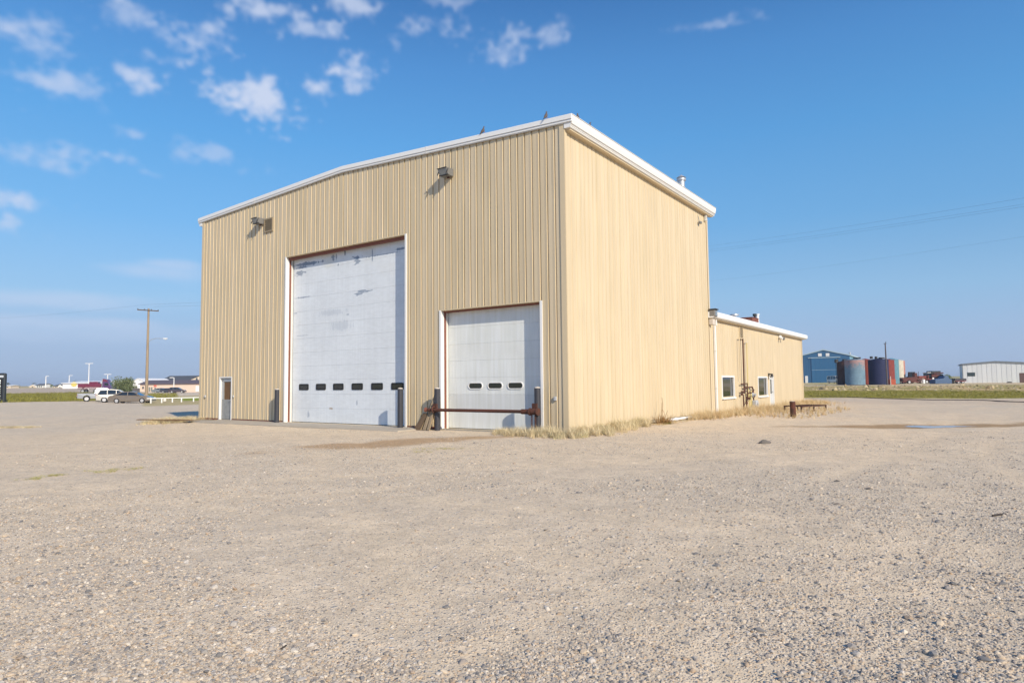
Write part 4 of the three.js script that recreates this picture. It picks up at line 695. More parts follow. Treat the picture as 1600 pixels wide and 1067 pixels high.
// ------------------------------------------------------------------ poles and wires
function utilityPole(px, d, h, label, arms) {
  const t = thing('utility_pole', label, 'pole', Array.isArray(px) ? px : onGround(px, d, -0.2), 0);
  part('pole', cyl(0.12, 0.21, h, 0, h / 2, 0, 0, 0, 0, 16), M.poleWood, t);
  const ca = part('crossarm', box(2.6, 0.13, 0.1, 0, h - 0.25, 0.14, 0, 0.25, -0.05), M.woodDark, t);
  for (const x of [-1.2, -0.4, 0.4, 1.2]) part('insulator', cyl(0.035, 0.05, 0.14, x, h - 0.12 - x * 0.05, 0.14 - x * 0.25), M.dark, ca);
  if (arms) { part('lamp_arm', tube([[0.1, h * 0.645, 0], [0.5, h * 0.672, 0], [1.2, h * 0.683, 0], [2.1, h * 0.68, 0]], 0.035, 7, 24), M.galv, t); part('lamp_head', [rbox(0.55, 0.14, 0.24, 0.05, 2.35, h * 0.68, 0), place(new THREE.SphereGeometry(0.11, 12, 8), 2.4, h * 0.68 - 0.06, 0)], M.trim, t); }
  return t;
}
utilityPole(228.5, 88, 12.7, 'tall weathered wooden utility pole with a street lamp arm by the rail fence', true);
{
  const w = (a, b, sag, label, r) => { const A = W(...a), B = W(...b), m = A.clone().add(B).multiplyScalar(0.5); m.y -= sag; const t = shadowed(new THREE.Mesh(new THREE.TubeGeometry(new THREE.QuadraticBezierCurve3(A, m, B), 60, r, 5), mat([0.05, 0.05, 0.055], 0.7))); t.name = numbered('power_line'); t.userData = { label, category: 'wire', group: 'power lines' }; scene.add(t); };
  const R1 = [1010, 396, 135];
  w(R1, [1700, 292.5, 62], 0.9, 'top power line of the three crossing the sky beside the workshop', 0.007); w([1010, 401, 135], [1700, 303, 62], 0.9, 'middle power line of the three crossing the sky beside the workshop', 0.007); w([1010, 404, 135], [1700, 307, 62], 0.9, 'lowest power line of the three crossing the sky beside the workshop', 0.007); w([1010, 450, 135], [1700, 354, 62], 0.9, 'single faint power line well below the three others', 0.005);
  const p = W(1700, 360, 62); utilityPole([p.x, groundY(p.x, p.z) - 0.2, p.z], 0, W(1700, 288, 62).y - groundY(p.x, p.z) + 0.3, 'wooden utility pole carrying the power lines past the yard', false);
  for (const [y1, y2, z] of [[476, 467, 'upper'], [479, 474, 'lower']]) w([z === 'upper' ? 224 : 240, y1, 88], [420, y2, 92], 0.1, `${z} wire running from the utility pole crossarm to behind the workshop`, 0.007);
  w([226, 476, 88], [-60, 500, 120], 0.6, 'wire running from the utility pole crossarm toward the black sign', 0.006);
}
function lampPost(px, pyTop, d, label, heads) {
  const p = W(px, 600, d), y = groundY(p.x, p.z), top = W(px, pyTop, d).y - y, t = thing('lamp_post', label, 'lamp', [p.x, y - 0.2, p.z], 0, 'street lights beyond the verge');
  part('pole', cyl(0.1 * d / 200, 0.17 * d / 200, top, 0, top / 2, 0, 0, 0, 0, 10), M.trim, t);
  for (const s of heads) part('lamp_head', [rbox(1.1, 0.22, 0.4, 0.05, s * 0.75, top, 0), rod([0, top - 0.2, 0], [s * 0.4, top, 0], 0.06)], M.trim, t);
}
lampPost(137.5, 567, 230, 'tall white twin headed light mast behind the white warehouse', [-1, 1]);
lampPost(107, 586, 265, 'short white street light at the warehouse end', [1]);
lampPost(70.5, 587, 290, 'white street light among the far houses', [1]);
lampPost(271, 589, 205, 'thin pale light pole before the pink building', [-1]);
lampPost(167, 584, 240, 'thin grey pole with a short crosspiece behind the purple truck', [-1, 1]);
{ // dark pole by the tanks
  const p = onGround(1387, 126), t = thing('steel_pole', 'dark slender pole standing in front of the storage tanks', 'pole', p, 0), h = W(1386, 536, 126).y - p[1];
  part('pole', cyl(0.1, 0.17, h, 0, h / 2, 0, 0, 0, 0.006, 12), mat([0.09, 0.075, 0.08], 0.8), t); part('pole_top', [box(0.5, 0.1, 0.12, -0.05, h - 0.1, 0), cyl(0.05, 0.05, 0.4, 0.1, h + 0.1, 0)], M.dark, t);
}
{ // white parking rail
  const d = 80, a = onGround(229, d), b = onGround(330, d + 6), t = thing('rail_fence', 'low white parking rail on short posts beyond the yard', 'fence', a, 0), L = Math.hypot(b[0] - a[0], b[2] - a[2]);
  t.rotation.y = Math.atan2(-(b[2] - a[2]), b[0] - a[0]);
  part('rail', rbox(L, 0.12, 0.1, 0.03, L / 2, 0.6, 0), M.trim, t);
  for (const k of [0.06, 0.22, 0.38, 0.52, 0.71, 0.88]) part('post', rbox(0.14, 0.6, 0.12, 0.02, k * L, 0.27, 0), M.trim, t);
  part('sign_board', box(0.32, 0.4, 0.03, 0.262 * L, 0.42, 0.08), M.white, t);
}
{ // black pylon sign with upright white letters
  const d = 92, x0 = W(-14, 600, d).x, x1 = W(8.3, 600, d).x, w = x1 - x0, p = W(-3, 600, d), y = groundY(p.x, p.z), h = W(-3, 583.5, d).y - y, t = thing('pylon_sign', 'black upright sign with white sideways letters at the yard edge', 'sign', [(x0 + x1) / 2, y, p.z], 0.02);
  part('panel', rbox(w, h + 0.1, 0.5, 0.2, 0, h / 2, 0), mat([0.022, 0.028, 0.034], 0.5), t);
  part('top_band', rbox(w - 0.4, 0.3, 0.02, 0.008, 0, h - 0.42, 0.256), mat([0.5, 0.55, 0.6], 0.5), t);
  const cv = document.createElement('canvas'); cv.width = 512; cv.height = 128; const cx = cv.getContext('2d'); cx.fillStyle = '#0a0d10'; cx.fillRect(0, 0, 512, 128); cx.fillStyle = '#f2f8f6'; cx.font = 'bold 126px sans-serif'; cx.textBaseline = 'middle'; cx.textAlign = 'center'; cx.fillText('EMWAEA', 256, 68, 500);
  const tx = new THREE.CanvasTexture(cv); tx.colorSpace = THREE.SRGBColorSpace;
  const g = new THREE.PlaneGeometry(h - 1.0, w - 0.62); g.rotateZ(-Math.PI / 2); part('lettering', g.translate(-0.02, h / 2 - 0.3, 0.254), mat([1, 1, 1], 0.6, { map: tx }), t);
}

// ------------------------------------------------------------------ things beyond the yard
// a group whose origin stands on the ground under photograph column px at distance d; w() gives local x, h() local height
function farThing(name, label, category, px, d, turn = 0, group) {
  const p = W(px, 600, d), y = groundY(p.x, p.z), t = thing(name, label, category, [p.x, y - 0.05, p.z], turn, group);
  return { t, d, X: (q) => W(q, 600, d).x - p.x, H: (q, r) => W(q, r, d).y - y + 0.05, m: d / F };
}
function shed(o) { // gable facing the camera or long side facing it
  const { t, X, H } = farThing(o.name, o.label, 'building', (o.x0 + o.x1) / 2, o.d, o.turn || 0, o.group), a = X(o.x0), b = X(o.x1), e = H((o.x0 + o.x1) / 2, o.eave), r = H((o.x0 + o.x1) / 2, o.ridge), dep = o.depth;
  if (o.gable) {
    const mx = o.ridgeX ? X(o.ridgeX) : (a + b) / 2;
    part('wall', extrude([[a, 0], [b, 0], [b, e], [mx, r], [a, e]], dep).translate(0, 0, -dep), o.wall, t);
    const over = 0.35, k = (r - e) / (mx - a);
    part('roof', extrude([[a - over, e - over * k + 0.05], [mx, r + 0.06], [b + over, e - over * (r - e) / (b - mx) + 0.05], [b + over, e - over * (r - e) / (b - mx) + 0.25], [mx, r + 0.28], [a - over, e - over * k + 0.25]], dep + 0.6).translate(0, 0, -dep - 0.3), o.roof, t);
  } else {
    part('wall', box(b - a, e, dep, (a + b) / 2, e / 2, -dep / 2), o.wall, t);
    const g = extrude([[0.5, e + 0.02], [-dep / 2, r], [-dep - 0.5, e + 0.02], [-dep - 0.5, e + 0.2], [-dep / 2, r + 0.2], [0.5, e + 0.2]], b - a + 0.8); g.rotateY(-Math.PI / 2); g.translate(b + 0.4, 0, 0);
    { const p = g.attributes.position; } part('roof', g, o.roof, t);
    for (const x of [a + 0.1, b - 0.1]) { const q = extrude([[0, e], [-dep, e], [-dep / 2, r]], 0.2); q.rotateY(-Math.PI / 2); part('gable', q.translate(x + 0.1, 0, 0), o.wall, t); }
  }
  for (const [n, x0, x1, y0, y1, m] of o.bits || []) { const u0 = X(x0), u1 = X(x1), v0 = H((x0 + x1) / 2, y1), v1 = H((x0 + x1) / 2, y0); part(n, box(u1 - u0, v1 - v0, 0.16, (u0 + u1) / 2, (v0 + v1) / 2, 0.06), m, t); }
  return t;
}
const cream = mat([0.66, 0.56, 0.44], 0.8), pinkish = mat([0.66, 0.52, 0.43], 0.8), pureWhite = mat([0.8, 0.8, 0.8], 0.6), purpleRoof = mat([0.115, 0.09, 0.105], 0.8), darkRoof = mat([0.07, 0.075, 0.085], 0.85), slate = mat([0.13, 0.14, 0.16], 0.8), winDark = mat([0.05, 0.07, 0.075], 0.3), greenish = mat([0.16, 0.2, 0.19], 0.6), redSign = mat([0.6, 0.16, 0.12], 0.7), yellow = mat([0.72, 0.58, 0.12], 0.7);
const wh = shed({ name: 'warehouse', label: 'long white warehouse with a yellow emblem beyond the grass verge', x0: 97, x1: 180, d: 255, eave: 599, ridge: 595.5, depth: 22, wall: pureWhite, roof: pureWhite, bits: [['door', 128, 131, 604, 609.5, slate], ['base_band', 97.5, 179, 607.6, 609.5, cream]] });
part('emblem', (() => { const gs = [cyl(0.75, 0.75, 0.12, 0, 0, 0, Math.PI / 2)]; for (let i = 0; i < 8; i++) { const a = i * 0.785; gs.push(box(0.4, 0.4, 0.1, Math.cos(a) * 0.95, Math.sin(a) * 0.75, 0, 0, 0, a)); } return mergeGeometries(gs.map(clean)).translate(-5.8, 1.9, 0.16); })(), yellow, wh);
shed({ name: 'gabled_hall', label: 'white gabled hall between the round tree and the pink building', x0: 203, x1: 228, d: 250, eave: 598.5, ridge: 592, depth: 20, gable: true, wall: pureWhite, roof: pureWhite, ridgeX: 215 });
shed({ name: 'pink_building', label: 'long pale pink building with a dark purple brown roof', x0: 218, x1: 345, d: 215, eave: 600, ridge: 594.3, depth: 12, wall: pinkish, roof: purpleRoof, bits: [['door', 232.2, 234.2, 605, 611.5, greenish], ['door', 235.6, 237.6, 605, 611.5, greenish], ['garage_door', 305.5, 313.5, 603, 611.8, pureWhite], ['sign', 240, 244, 601.5, 604.5, redSign], ['door', 241, 243, 606, 611.8, winDark], ['window', 222, 224.2, 604, 607.5, winDark], ['corner_board', 218.4, 219.4, 600.5, 612, cream]] });
shed({ name: 'long_house', label: 'house with a long dark roof rising behind the pink building', x0: 253, x1: 298, d: 300, eave: 594.5, ridge: 587.4, depth: 14, wall: cream, roof: darkRoof, bits: [['window', 262, 265, 595.5, 597.5, winDark], ['window', 275, 278, 595.5, 597.5, winDark]] });
shed({ name: 'gabled_house', label: 'cream gabled house beside the long dark roof', x0: 291, x1: 336, d: 290, eave: 595.5, ridge: 586.5, depth: 12, gable: true, wall: cream, roof: darkRoof, ridgeX: 314, bits: [['window', 305.5, 308, 590.5, 594, winDark]] });
shed({ name: 'small_house', label: 'white porch house among far roofs by the street light', x0: 55, x1: 66, d: 420, eave: 602.2, ridge: 599.6, depth: 9, wall: pureWhite, roof: slate, bits: [['window', 57, 58.5, 603, 605, winDark], ['window', 60, 61.5, 603, 605, winDark], ['window', 63, 64.5, 603, 605, winDark]] });
shed({ name: 'small_house', label: 'low cream house left of the white porch house', x0: 45, x1: 56, d: 430, eave: 604, ridge: 601.5, depth: 9, gable: true, wall: cream, roof: pureWhite, bits: [['window', 49, 51, 604.2, 605.4, winDark]] }).userData.label = 'low cream house with a pale gable roof beside the porch house';
shed({ name: 'small_house', label: 'cream house with a slate roof close to the warehouse end', x0: 83, x1: 91, d: 380, eave: 603.5, ridge: 601, depth: 8, wall: cream, roof: slate, bits: [['door', 86, 87.2, 604.2, 606.3, winDark]] });
shed({ name: 'small_house', label: 'white shed touching the warehouse end', x0: 90, x1: 97, d: 330, eave: 603, ridge: 600.6, depth: 8, gable: true, wall: pureWhite, roof: slate, bits: [['door', 92, 94, 604.5, 607.4, slate]] });
shed({ name: 'small_house', label: 'cream hut standing right behind the black sign', x0: 8, x1: 16, d: 360, eave: 603.3, ridge: 602, depth: 6, wall: cream, roof: pureWhite, bits: [['window', 10, 11.5, 603.8, 605.2, winDark]] });
{ // dark slatted fence panel by the round tree
  const { t, X, H } = farThing('board_fence', 'dark grey board fence panel beside the round tree', 'fence', 212, 112), a = X(206.5), b = X(218), h = H(212, 606.5), n = 8;
  for (let i = 0; i < n; i++) part('board', box((b - a) / n - 0.02, h - 0.05 * (i % 2), 0.05, a + (b - a) * (i + 0.5) / n, h / 2, 0), mat([0.11 + 0.01 * (i % 3), 0.11, 0.12], 0.9), t);
  part('rail', box(b - a, 0.1, 0.05, (a + b) / 2, h * 0.75, -0.06), M.woodDark, t);
}
vehicle('parked_car', 'black sedan parked against the pink building wall', 'car', { ...SEDAN, color: [0.05, 0.05, 0.06] }, onGround(264, 200), 0.1, 'dark cars by the pink building');
vehicle('parked_car', 'maroon dark car parked near the thin light pole', 'car', { ...SUV, color: [0.07, 0.05, 0.055] }, onGround(277, 196), 0.2, 'dark cars by the pink building');
vehicle('parked_car', 'grey car parked near the greenish doors of the pink building', 'car', { ...SEDAN, color: [0.22, 0.25, 0.26] }, onGround(252, 203), 0.05, 'dark cars by the pink building');

// purple truck tractor with a red deck behind the pickup
{
  const p = onGround(168, 172), t = thing('semi_truck', 'purple semi truck with a red trailer behind the parked pickup', 'truck', p, 0.15), pm = paint([0.12, 0.05, 0.16]), rm = paint([0.2, 0.025, 0.06]), bl = paint([0.10, 0.10, 0.26]);
  part('cab', extrude([[-0.9, 0.9], [0.9, 0.9], [0.9, 1.9], [0.55, 2.75], [-0.9, 2.9]], 2.1, 0.05).translate(0, 0, -1.05), pm, t);
  part('hood', extrude([[0.9, 0.8], [2.5, 0.8], [2.6, 1.5], [0.95, 1.75]], 1.6, 0.06).translate(0, 0, -0.8), bl, t);
  part('wind_deflector', extrude([[-0.9, 2.9], [0.4, 2.9], [-0.2, 3.5], [-0.9, 3.6]], 1.9, 0.04).translate(0, 0, -0.95), rm, t);
  part('windscreen', box(0.04, 0.75, 1.8, 0.78, 2.3, 0, 0, 0, 0.38), M.glass, t); part('side_window', box(0.9, 0.65, 0.03, 0.05, 2.2, 1.12), M.glass, t); part('grille', box(0.06, 0.8, 1.2, 2.66, 1.1, 0), rimMat, t); part('bumper', rbox(0.2, 0.35, 2.3, 0.05, 2.65, 0.65, 0), rimMat, t);
  part('exhaust_stack', cyl(0.08, 0.08, 2.6, -1.05, 2.2, 0.95), rimMat, t); part('fuel_tank', cyl(0.32, 0.32, 1.2, -0.2, 0.75, 0.95, 0, 0, Math.PI / 2), rimMat, t);
  part('trailer_deck', [rbox(5.6, 1.0, 2.3, 0.15, -4.0, 1.9, 0), box(5.6, 0.2, 2.3, -4.0, 1.2, 0)], rm, t);
  part('trailer_load', [rbox(2.2, 0.6, 1.6, 0.2, -3.2, 2.6, 0)], rm, t);
  for (const s of [-1, 1]) for (const x of [2.0, -1.6, -2.6, -5.6]) wheelOn(t, x, 0.5, s * 0.95, 0.5, 0.3, s);
}

// ------------------------------------------------------------------ trees
const leafMat = (c) => mat(c, 0.9, { side: THREE.DoubleSide });
const leafSets = { olive: [[0.15, 0.185, 0.085], [0.20, 0.23, 0.11], [0.11, 0.14, 0.06]].map(leafMat), dark: [[0.05, 0.075, 0.035], [0.07, 0.09, 0.045]].map(leafMat), green: [[0.10, 0.15, 0.045], [0.14, 0.185, 0.06]].map(leafMat) };
function tree(px, pyTop, pyBot, halfW, d, set, label, seed, leaves = 1500) {
  const { t, m, H } = farThing('leafy_tree', label, 'tree', px, d), R = rng(seed), top = H(px, pyTop), w = halfW * m, h = top, cy = h * 0.55, ry = h * 0.47;
  const lobes = []; for (let i = 0; i < 11; i++) { const a = R() * 6.28, q = Math.sqrt(R()) * 0.62, u = (R() - 0.45) * 1.2; lobes.push([Math.cos(a) * q * w, cy + u * ry * 0.62, Math.sin(a) * q * w, (0.34 + 0.25 * R()) * Math.min(w, ry)]); }
  leafSets[set].forEach((lm, li) => {
    const n = Math.floor(leaves / leafSets[set].length), P = new Float32Array(n * 9);
    for (let i = 0; i < n; i++) {
      const L = lobes[Math.floor(R() * lobes.length)]; let x, y, z, q; do { x = R() * 2 - 1; y = R() * 2 - 1; z = R() * 2 - 1; q = x * x + y * y + z * z; } while (q > 1 || q < 0.25 && R() < 0.6);
      const k = 1 + 0.25 * R(); const c = [L[0] + x * L[3] * k, Math.max(0.15, L[1] + y * L[3] * k), L[2] + z * L[3] * k], s = Math.max(0.13, w * 0.075) * (0.6 + 0.8 * R());
      for (let j = 0; j < 3; j++) for (let e = 0; e < 3; e++) P[i * 9 + j * 3 + e] = c[e] + (R() - 0.5) * 2 * s;
    }
    const g = new THREE.BufferGeometry(); g.setAttribute('position', new THREE.BufferAttribute(P, 3)); g.computeVertexNormals(); part('crown', g, lm, t);
  });
  part('trunk', [cyl(0.03 * h, 0.05 * h, h * 0.5, 0, h * 0.25, 0, 0, 0, 0, 8), rod([0, h * 0.3, 0], [w * 0.4, h * 0.6, 0.1], 0.02 * h), rod([0, h * 0.3, 0], [-w * 0.4, h * 0.65, -0.1], 0.02 * h), rod([0, h * 0.35, 0], [0.1, h * 0.7, w * 0.35], 0.018 * h)], mat([0.12, 0.09, 0.07], 0.95), t);
}
tree(191, 588.5, 613, 18, 118, 'olive', 'round grey green tree behind the parked cars', 501, 4200);
tree(204, 596, 614, 8, 116, 'olive', 'small grey green bush leaning on the dark board fence', 502, 1200);
tree(52.5, 596.5, 603, 4.5, 470, 'dark', 'dark round tree above the far white roofs', 503, 500);
tree(12, 596, 603, 3.5, 380, 'dark', 'dark tree standing over the cream hut', 504, 500);
tree(29.5, 600.8, 604, 2.2, 480, 'dark', 'small lone bush on the far field edge', 505, 300);
tree(79, 601, 607, 3, 350, 'green', 'green bush before the cream slate house', 506, 400);
tree(117, 592.3, 599, 5.5, 330, 'dark', 'dark grove tree above the white warehouse roof', 507, 500); tree(126, 592.8, 599, 4.5, 335, 'dark', 'lower dark grove tree above the warehouse roof', 508, 400);
tree(1479, 583.5, 598, 8, 175, 'green', 'wide green tree behind the blue truck body', 509, 1300); tree(1470, 581, 597, 4.5, 180, 'olive', 'thin grey tree beside the wide green tree', 510, 500); tree(1425, 581, 598, 4, 178, 'dark', 'dark conifer like tree behind the red machinery', 511, 600);
tree(1505.5, 584, 598, 2.2, 165, 'dark', 'narrow dark shrub at the white shed corner', 512, 300);

// ------------------------------------------------------------------ right side: hangar, tanks, machinery, shed
{
  const blue = mat([0.035, 0.125, 0.26], 0.55), blue2 = mat([0.03, 0.135, 0.29], 0.5), paleBlue = mat([0.16, 0.36, 0.48], 0.5), roofB = mat([0.42, 0.55, 0.63], 0.4);
  const { t, X: X0, H } = farThing('blue_hangar', 'large blue gabled hangar with a tall sliding door', 'building', 1330, 215, -0.57), X = (q) => X0(q) / 1.12, a = X(1245), b = 0, mx = X(1288), e = H(1330, 555.5), r = H(1288, 546.5), dep = 26;
  part('front_wall', extrude([[a, 0], [b, 0], [b, e], [mx, r], [a, e]], 0.3).translate(0, 0, -0.3), blue, t);
  part('side_wall', box(0.3, e, dep, -0.15, e / 2, -0.3 - dep / 2), paleBlue, t); part('side_wall', box(0.3, e, dep, a + 0.15, e / 2, -0.3 - dep / 2), blue, t); part('rear_wall', extrude([[a, 0], [b, 0], [b, e], [mx, r], [a, e]], 0.3).translate(0, 0, -0.6 - dep), blue, t);
  part('roof', extrude([[a - 0.4, e - 0.1], [mx, r + 0.05], [0.5, e - 0.1], [0.5, e + 0.25], [mx, r + 0.4], [a - 0.4, e + 0.25]], dep + 1.2).translate(0, 0, -dep - 1), roofB, t);
  const d0 = X(1268), d1 = X(1310), dh = H(1290, 558.5), door = part('sliding_door', box(d1 - d0, dh, 0.15, (d0 + d1) / 2, dh / 2, 0.1), blue2, t);
  part('door_track', box(d1 - d0 + 2, 0.22, 0.25, (d0 + d1) / 2, dh + 0.12, 0.15), roofB, t); part('door_seam', box(d1 - d0 - 0.1, 0.08, 0.05, (d0 + d1) / 2, dh * 0.52, 0.19), roofB, door);
  for (let i = 1; i < 6; i++) part('door_panel_joint', box(0.05, dh - 0.3, 0.03, d0 + (d1 - d0) * i / 6, dh / 2, 0.185), blue, door);
  for (const q of [1282.5, 1295]) part('window', box(1.1, 1.0, 0.1, X(q), H(q, 553.5), 0.06), pureWhite, t);
  part('walk_door', box(X(1261) - X(1256.5), H(1258, 587), 0.12, X(1258.8), H(1258, 587) / 2, 0.08), pureWhite, t);
  part('roof_vent', cyl(0.3, 0.3, 1.2, X(1329), e + 0.6, -3), M.galv, t);
  for (let i = 0; i < 5; i++) part('corrugation', box(0.06, e - 0.1, 0.05, a + (X(1266) - a) * (i + 0.5) / 5, e / 2, 0.03), blue2, t);
}
vehicle('van', 'white van parked before the blue hangar door', 'van', { ...SUV, len: 5.2, width: 2, body: [[-2.55, 0.35], [-2.58, 1.0], [-2.5, 1.1], [1.4, 1.1], [2.2, 1.0], [2.5, 0.8], [2.57, 0.35]], cabin: [[-2.5, 1.12], [-2.4, 2.1], [0, 2.15], [0.8, 2.05], [1.7, 1.14]], axles: [-1.6, 1.6] }, onGround(1306.5, 190), -1.35);
{
  const tank = (px0, px1, pyTop, d, color, label, opt = {}) => {
    const { t, X, H } = farThing('storage_tank', label, 'tank', (px0 + px1) / 2, d, opt.turn || 0, 'oilfield storage tanks'), r = (X(px1) - X(px0)) / 2, h = H((px0 + px1) / 2, pyTop), m = opt.map ? mat([0.8, 0.8, 0.8], 0.75, { map: opt.map }) : mat(color, 0.75, { map: repeatOf(grime, 2, 1) });
    part('shell', new THREE.CylinderGeometry(r, r, h, 48, 1, true).translate(0, h / 2, 0), m, t); part('roof', [cyl(0.15, r, 0.35, 0, h + 0.17, 0, 0, 0, 0, 48)], m, t);
    part('rim', place(new THREE.TorusGeometry(r, 0.05, 6, 48), 0, h, 0, Math.PI / 2), mat(color, 0.6), t); part('rim', place(new THREE.TorusGeometry(r, 0.05, 6, 48), 0, 0.1, 0, Math.PI / 2), M.dark, t);
    for (const k of opt.seams || [0.33, 0.66]) part('weld_seam', place(new THREE.TorusGeometry(r, 0.015, 5, 48), 0, h * k, 0, Math.PI / 2), mat(color, 0.7), t);
    for (const [x, z, q, hh] of opt.fit || []) part('hatch', cyl(q, q, hh, x, h + 0.25 + hh / 2, z), M.dark, t);
    return { t, r, h };
  };
  const fade = texture(256, 256, (u, v) => { const n = 0.5 * tn(u, v, 9, 6, 71) + 0.5 * tn(u, v, 40, 18, 72), f = sstep(0.62, 0.95, v + (n - 0.5) * 0.45), k = 0.85 + 0.2 * n; return mix([118 * k, 150 * k, 172 * k], [178 * k, 146 * k, 146 * k], f); });
  const a = tank(1310.5, 1334, 565.5, 138, [0.075, 0.028, 0.022], 'dark maroon storage tank with a ladder at the row end', { fit: [[-0.4, 0.5, 0.35, 0.35], [0.4, 0.3, 0.25, 0.3]] });
  part('ladder', [box(0.06, a.h + 0.5, 0.06, -a.r - 0.25, a.h / 2 + 0.25, 0.2), box(0.06, a.h + 0.5, 0.06, -a.r - 0.25, a.h / 2 + 0.25, -0.2), ...Array.from({ length: 14 }, (_, i) => box(0.04, 0.04, 0.4, -a.r - 0.25, 0.4 * (i + 0.5), 0)), box(0.5, 0.7, 0.7, -a.r - 0.2, a.h + 0.2, 0)], M.dark, a.t);
  tank(1323, 1351.5, 562.5, 133.5, [0.2, 0.3, 0.38], 'faded grey blue storage tank with pinkish rusted top', { map: fade, fit: [[0.2, 0.7, 0.4, 0.25], [0.9, 0.4, 0.2, 0.3], [-0.4, 0.8, 0.2, 0.3]] });
  tank(1343, 1365, 562.8, 141, [0.26, 0.045, 0.025], 'rust red storage tank between the grey blue and navy tanks');
  tank(1360, 1388.5, 562.5, 134, [0.006, 0.013, 0.075], 'navy storage tank with black hatches on top', { fit: [[-1.5, 0.3, 0.28, 0.5], [-0.7, 0.6, 0.26, 0.45], [0.3, 0.7, 0.5, 0.25], [0.9, 0.6, 0.15, 0.25]] });
  tank(1376, 1398, 563, 142, [0.24, 0.04, 0.03], 'rust red storage tank behind the slender pole');
  tank(1385, 1405, 562, 146, [0.12, 0.30, 0.40], 'teal storage tank behind the red one');
  tank(1394, 1412.5, 563.5, 152, [0.66, 0.63, 0.54], 'cream storage tank beside the teal one');
  tank(1396, 1414.8, 564, 158, [0.55, 0.26, 0.22], 'faded pink storage tank behind the cream one');
  const { t, X, H } = farThing('steel_skid', 'orange red steel skid box at the foot of the tanks', 'box', 1393.5, 129); part('box', rbox(X(1398) - X(1389), H(1393, 592.5), 1.2, 0.04, 0, H(1393, 592.5) / 2, 0), mat([0.42, 0.08, 0.035], 0.7, { map: grime }), t); part('skid', [box(1.3, 0.12, 0.12, 0, 0.06, 0.5), box(1.3, 0.12, 0.12, 0, 0.06, -0.5)], M.rust, t); part('post', box(0.1, H(1389, 588), 0.1, X(1389.3), H(1389, 588) / 2, 0.7), M.cap, t);
}
{ // farm machinery: each its own frame, wheels and bins
  const red = mat([0.19, 0.04, 0.03], 0.8), dred = mat([0.10, 0.03, 0.025], 0.8), black = mat([0.03, 0.03, 0.035], 0.6), dgreen = mat([0.04, 0.07, 0.06], 0.5);
  let f = farThing('seed_cart', 'low dark red seed cart beside the cream tank', 'machine', 1420, 148), t = f.t;
  part('hopper', extrude([[-1.5, 0.5], [1.2, 0.5], [1.7, 1.5], [-1.9, 1.3]], 1.8, 0.06).translate(0, 0, -0.9), dred, t); part('frame', [box(3.6, 0.15, 0.15, 0, 0.45, 0.8), box(1.6, 0.1, 0.1, 2.4, 0.5, 0)], red, t); for (const s of [-1, 1]) wheelOn(t, -0.4, 0.4, s * 1.05, 0.4, 0.25, s);
  f = farThing('farm_tractor', 'dark farm tractor with a boxy cab between red machines', 'tractor', 1427, 156, -0.3); t = f.t;
  part('hood', rbox(1.9, 0.8, 0.9, 0.1, 1.0, 1.35, 0), dgreen, t); part('cab', extrude([[-0.8, 1.1], [0.5, 1.1], [0.4, 2.7], [-0.7, 2.7]], 1.3, 0.05).translate(0, 0, -0.65), black, t); part('cab_window', box(0.9, 0.9, 0.03, -0.15, 2.1, 0.72), M.glass, t); part('exhaust_stack', cyl(0.05, 0.05, 1.2, 1.2, 2.2, 0.3), black, t);
  for (const s of [-1, 1]) { wheelOn(t, -0.6, 0.85, s * 0.95, 0.85, 0.4, s); wheelOn(t, 1.5, 0.5, s * 0.8, 0.5, 0.28, s); }
  f = farThing('air_drill', 'red cultivator frame with upright wings', 'machine', 1443, 152); t = f.t;
  part('frame', [box(4.6, 0.18, 0.18, 0, 1.0, 0.6), box(4.6, 0.18, 0.18, 0, 1.0, -0.6), box(0.18, 0.18, 1.4, -2.2, 1.0, 0), box(0.18, 0.18, 1.4, 2.2, 1.0, 0), box(1.8, 0.5, 0.9, -0.3, 1.5, 0)], red, t); part('wing', [box(0.6, 1.5, 1.0, -1.8, 1.7, 0), box(0.3, 0.9, 0.4, 1.2, 1.5, 0)], dred, t); part('tank', cyl(0.35, 0.35, 0.9, -0.5, 0.5, 1.0), pureWhite, t); part('panel', box(0.35, 0.9, 0.1, 1.9, 0.9, 0.8), pureWhite, t);
  for (let i = 0; i < 7; i++) part('shank', tube([[-2 + i * 0.65, 1.0, 0.6], [-1.9 + i * 0.65, 0.6, 0.75], [-2 + i * 0.65, 0.15, 0.7]], 0.04, 6, 10), black, t); for (const s of [-1, 1]) wheelOn(t, 0.3, 0.4, s * 0.95, 0.4, 0.25, s);
  f = farThing('combine_harvester', 'dark red combine harvester with a black grain bin', 'machine', 1461, 160, 0.2); t = f.t;
  part('body', extrude([[-1.6, 0.8], [1.6, 0.8], [1.7, 2.0], [-1.5, 2.1]], 1.8, 0.06).translate(0, 0, -0.9), dred, t); part('grain_bin', rbox(2.6, 0.8, 1.7, 0.1, -0.1, 2.55, 0), black, t); part('cab', rbox(0.9, 1.2, 1.4, 0.1, -2.0, 1.9, 0), M.glass, t); part('cab_roof', rbox(1.1, 0.14, 1.5, 0.05, -2.0, 2.55, 0), pureWhite, t); part('header', extrude([[-3.3, 0.2], [-2.3, 0.2], [-2.3, 0.9], [-2.9, 1.0]], 3.6, 0.04).translate(0, 0, -1.8), red, t); part('unloading_auger', rod([-1.2, 2.3, 1.05], [1.6, 2.45, 1.05], 0.14), dred, t);
  for (const s of [-1, 1]) { wheelOn(t, -1.1, 0.75, s * 1.0, 0.75, 0.45, s); wheelOn(t, 1.3, 0.45, s * 0.9, 0.45, 0.3, s); }
  const tb = mat([0.07, 0.12, 0.22], 0.8);
  f = farThing('truck_body', 'dusty blue truck body with a sloped cab left on the ground', 'truck', 1476, 138); t = f.t;
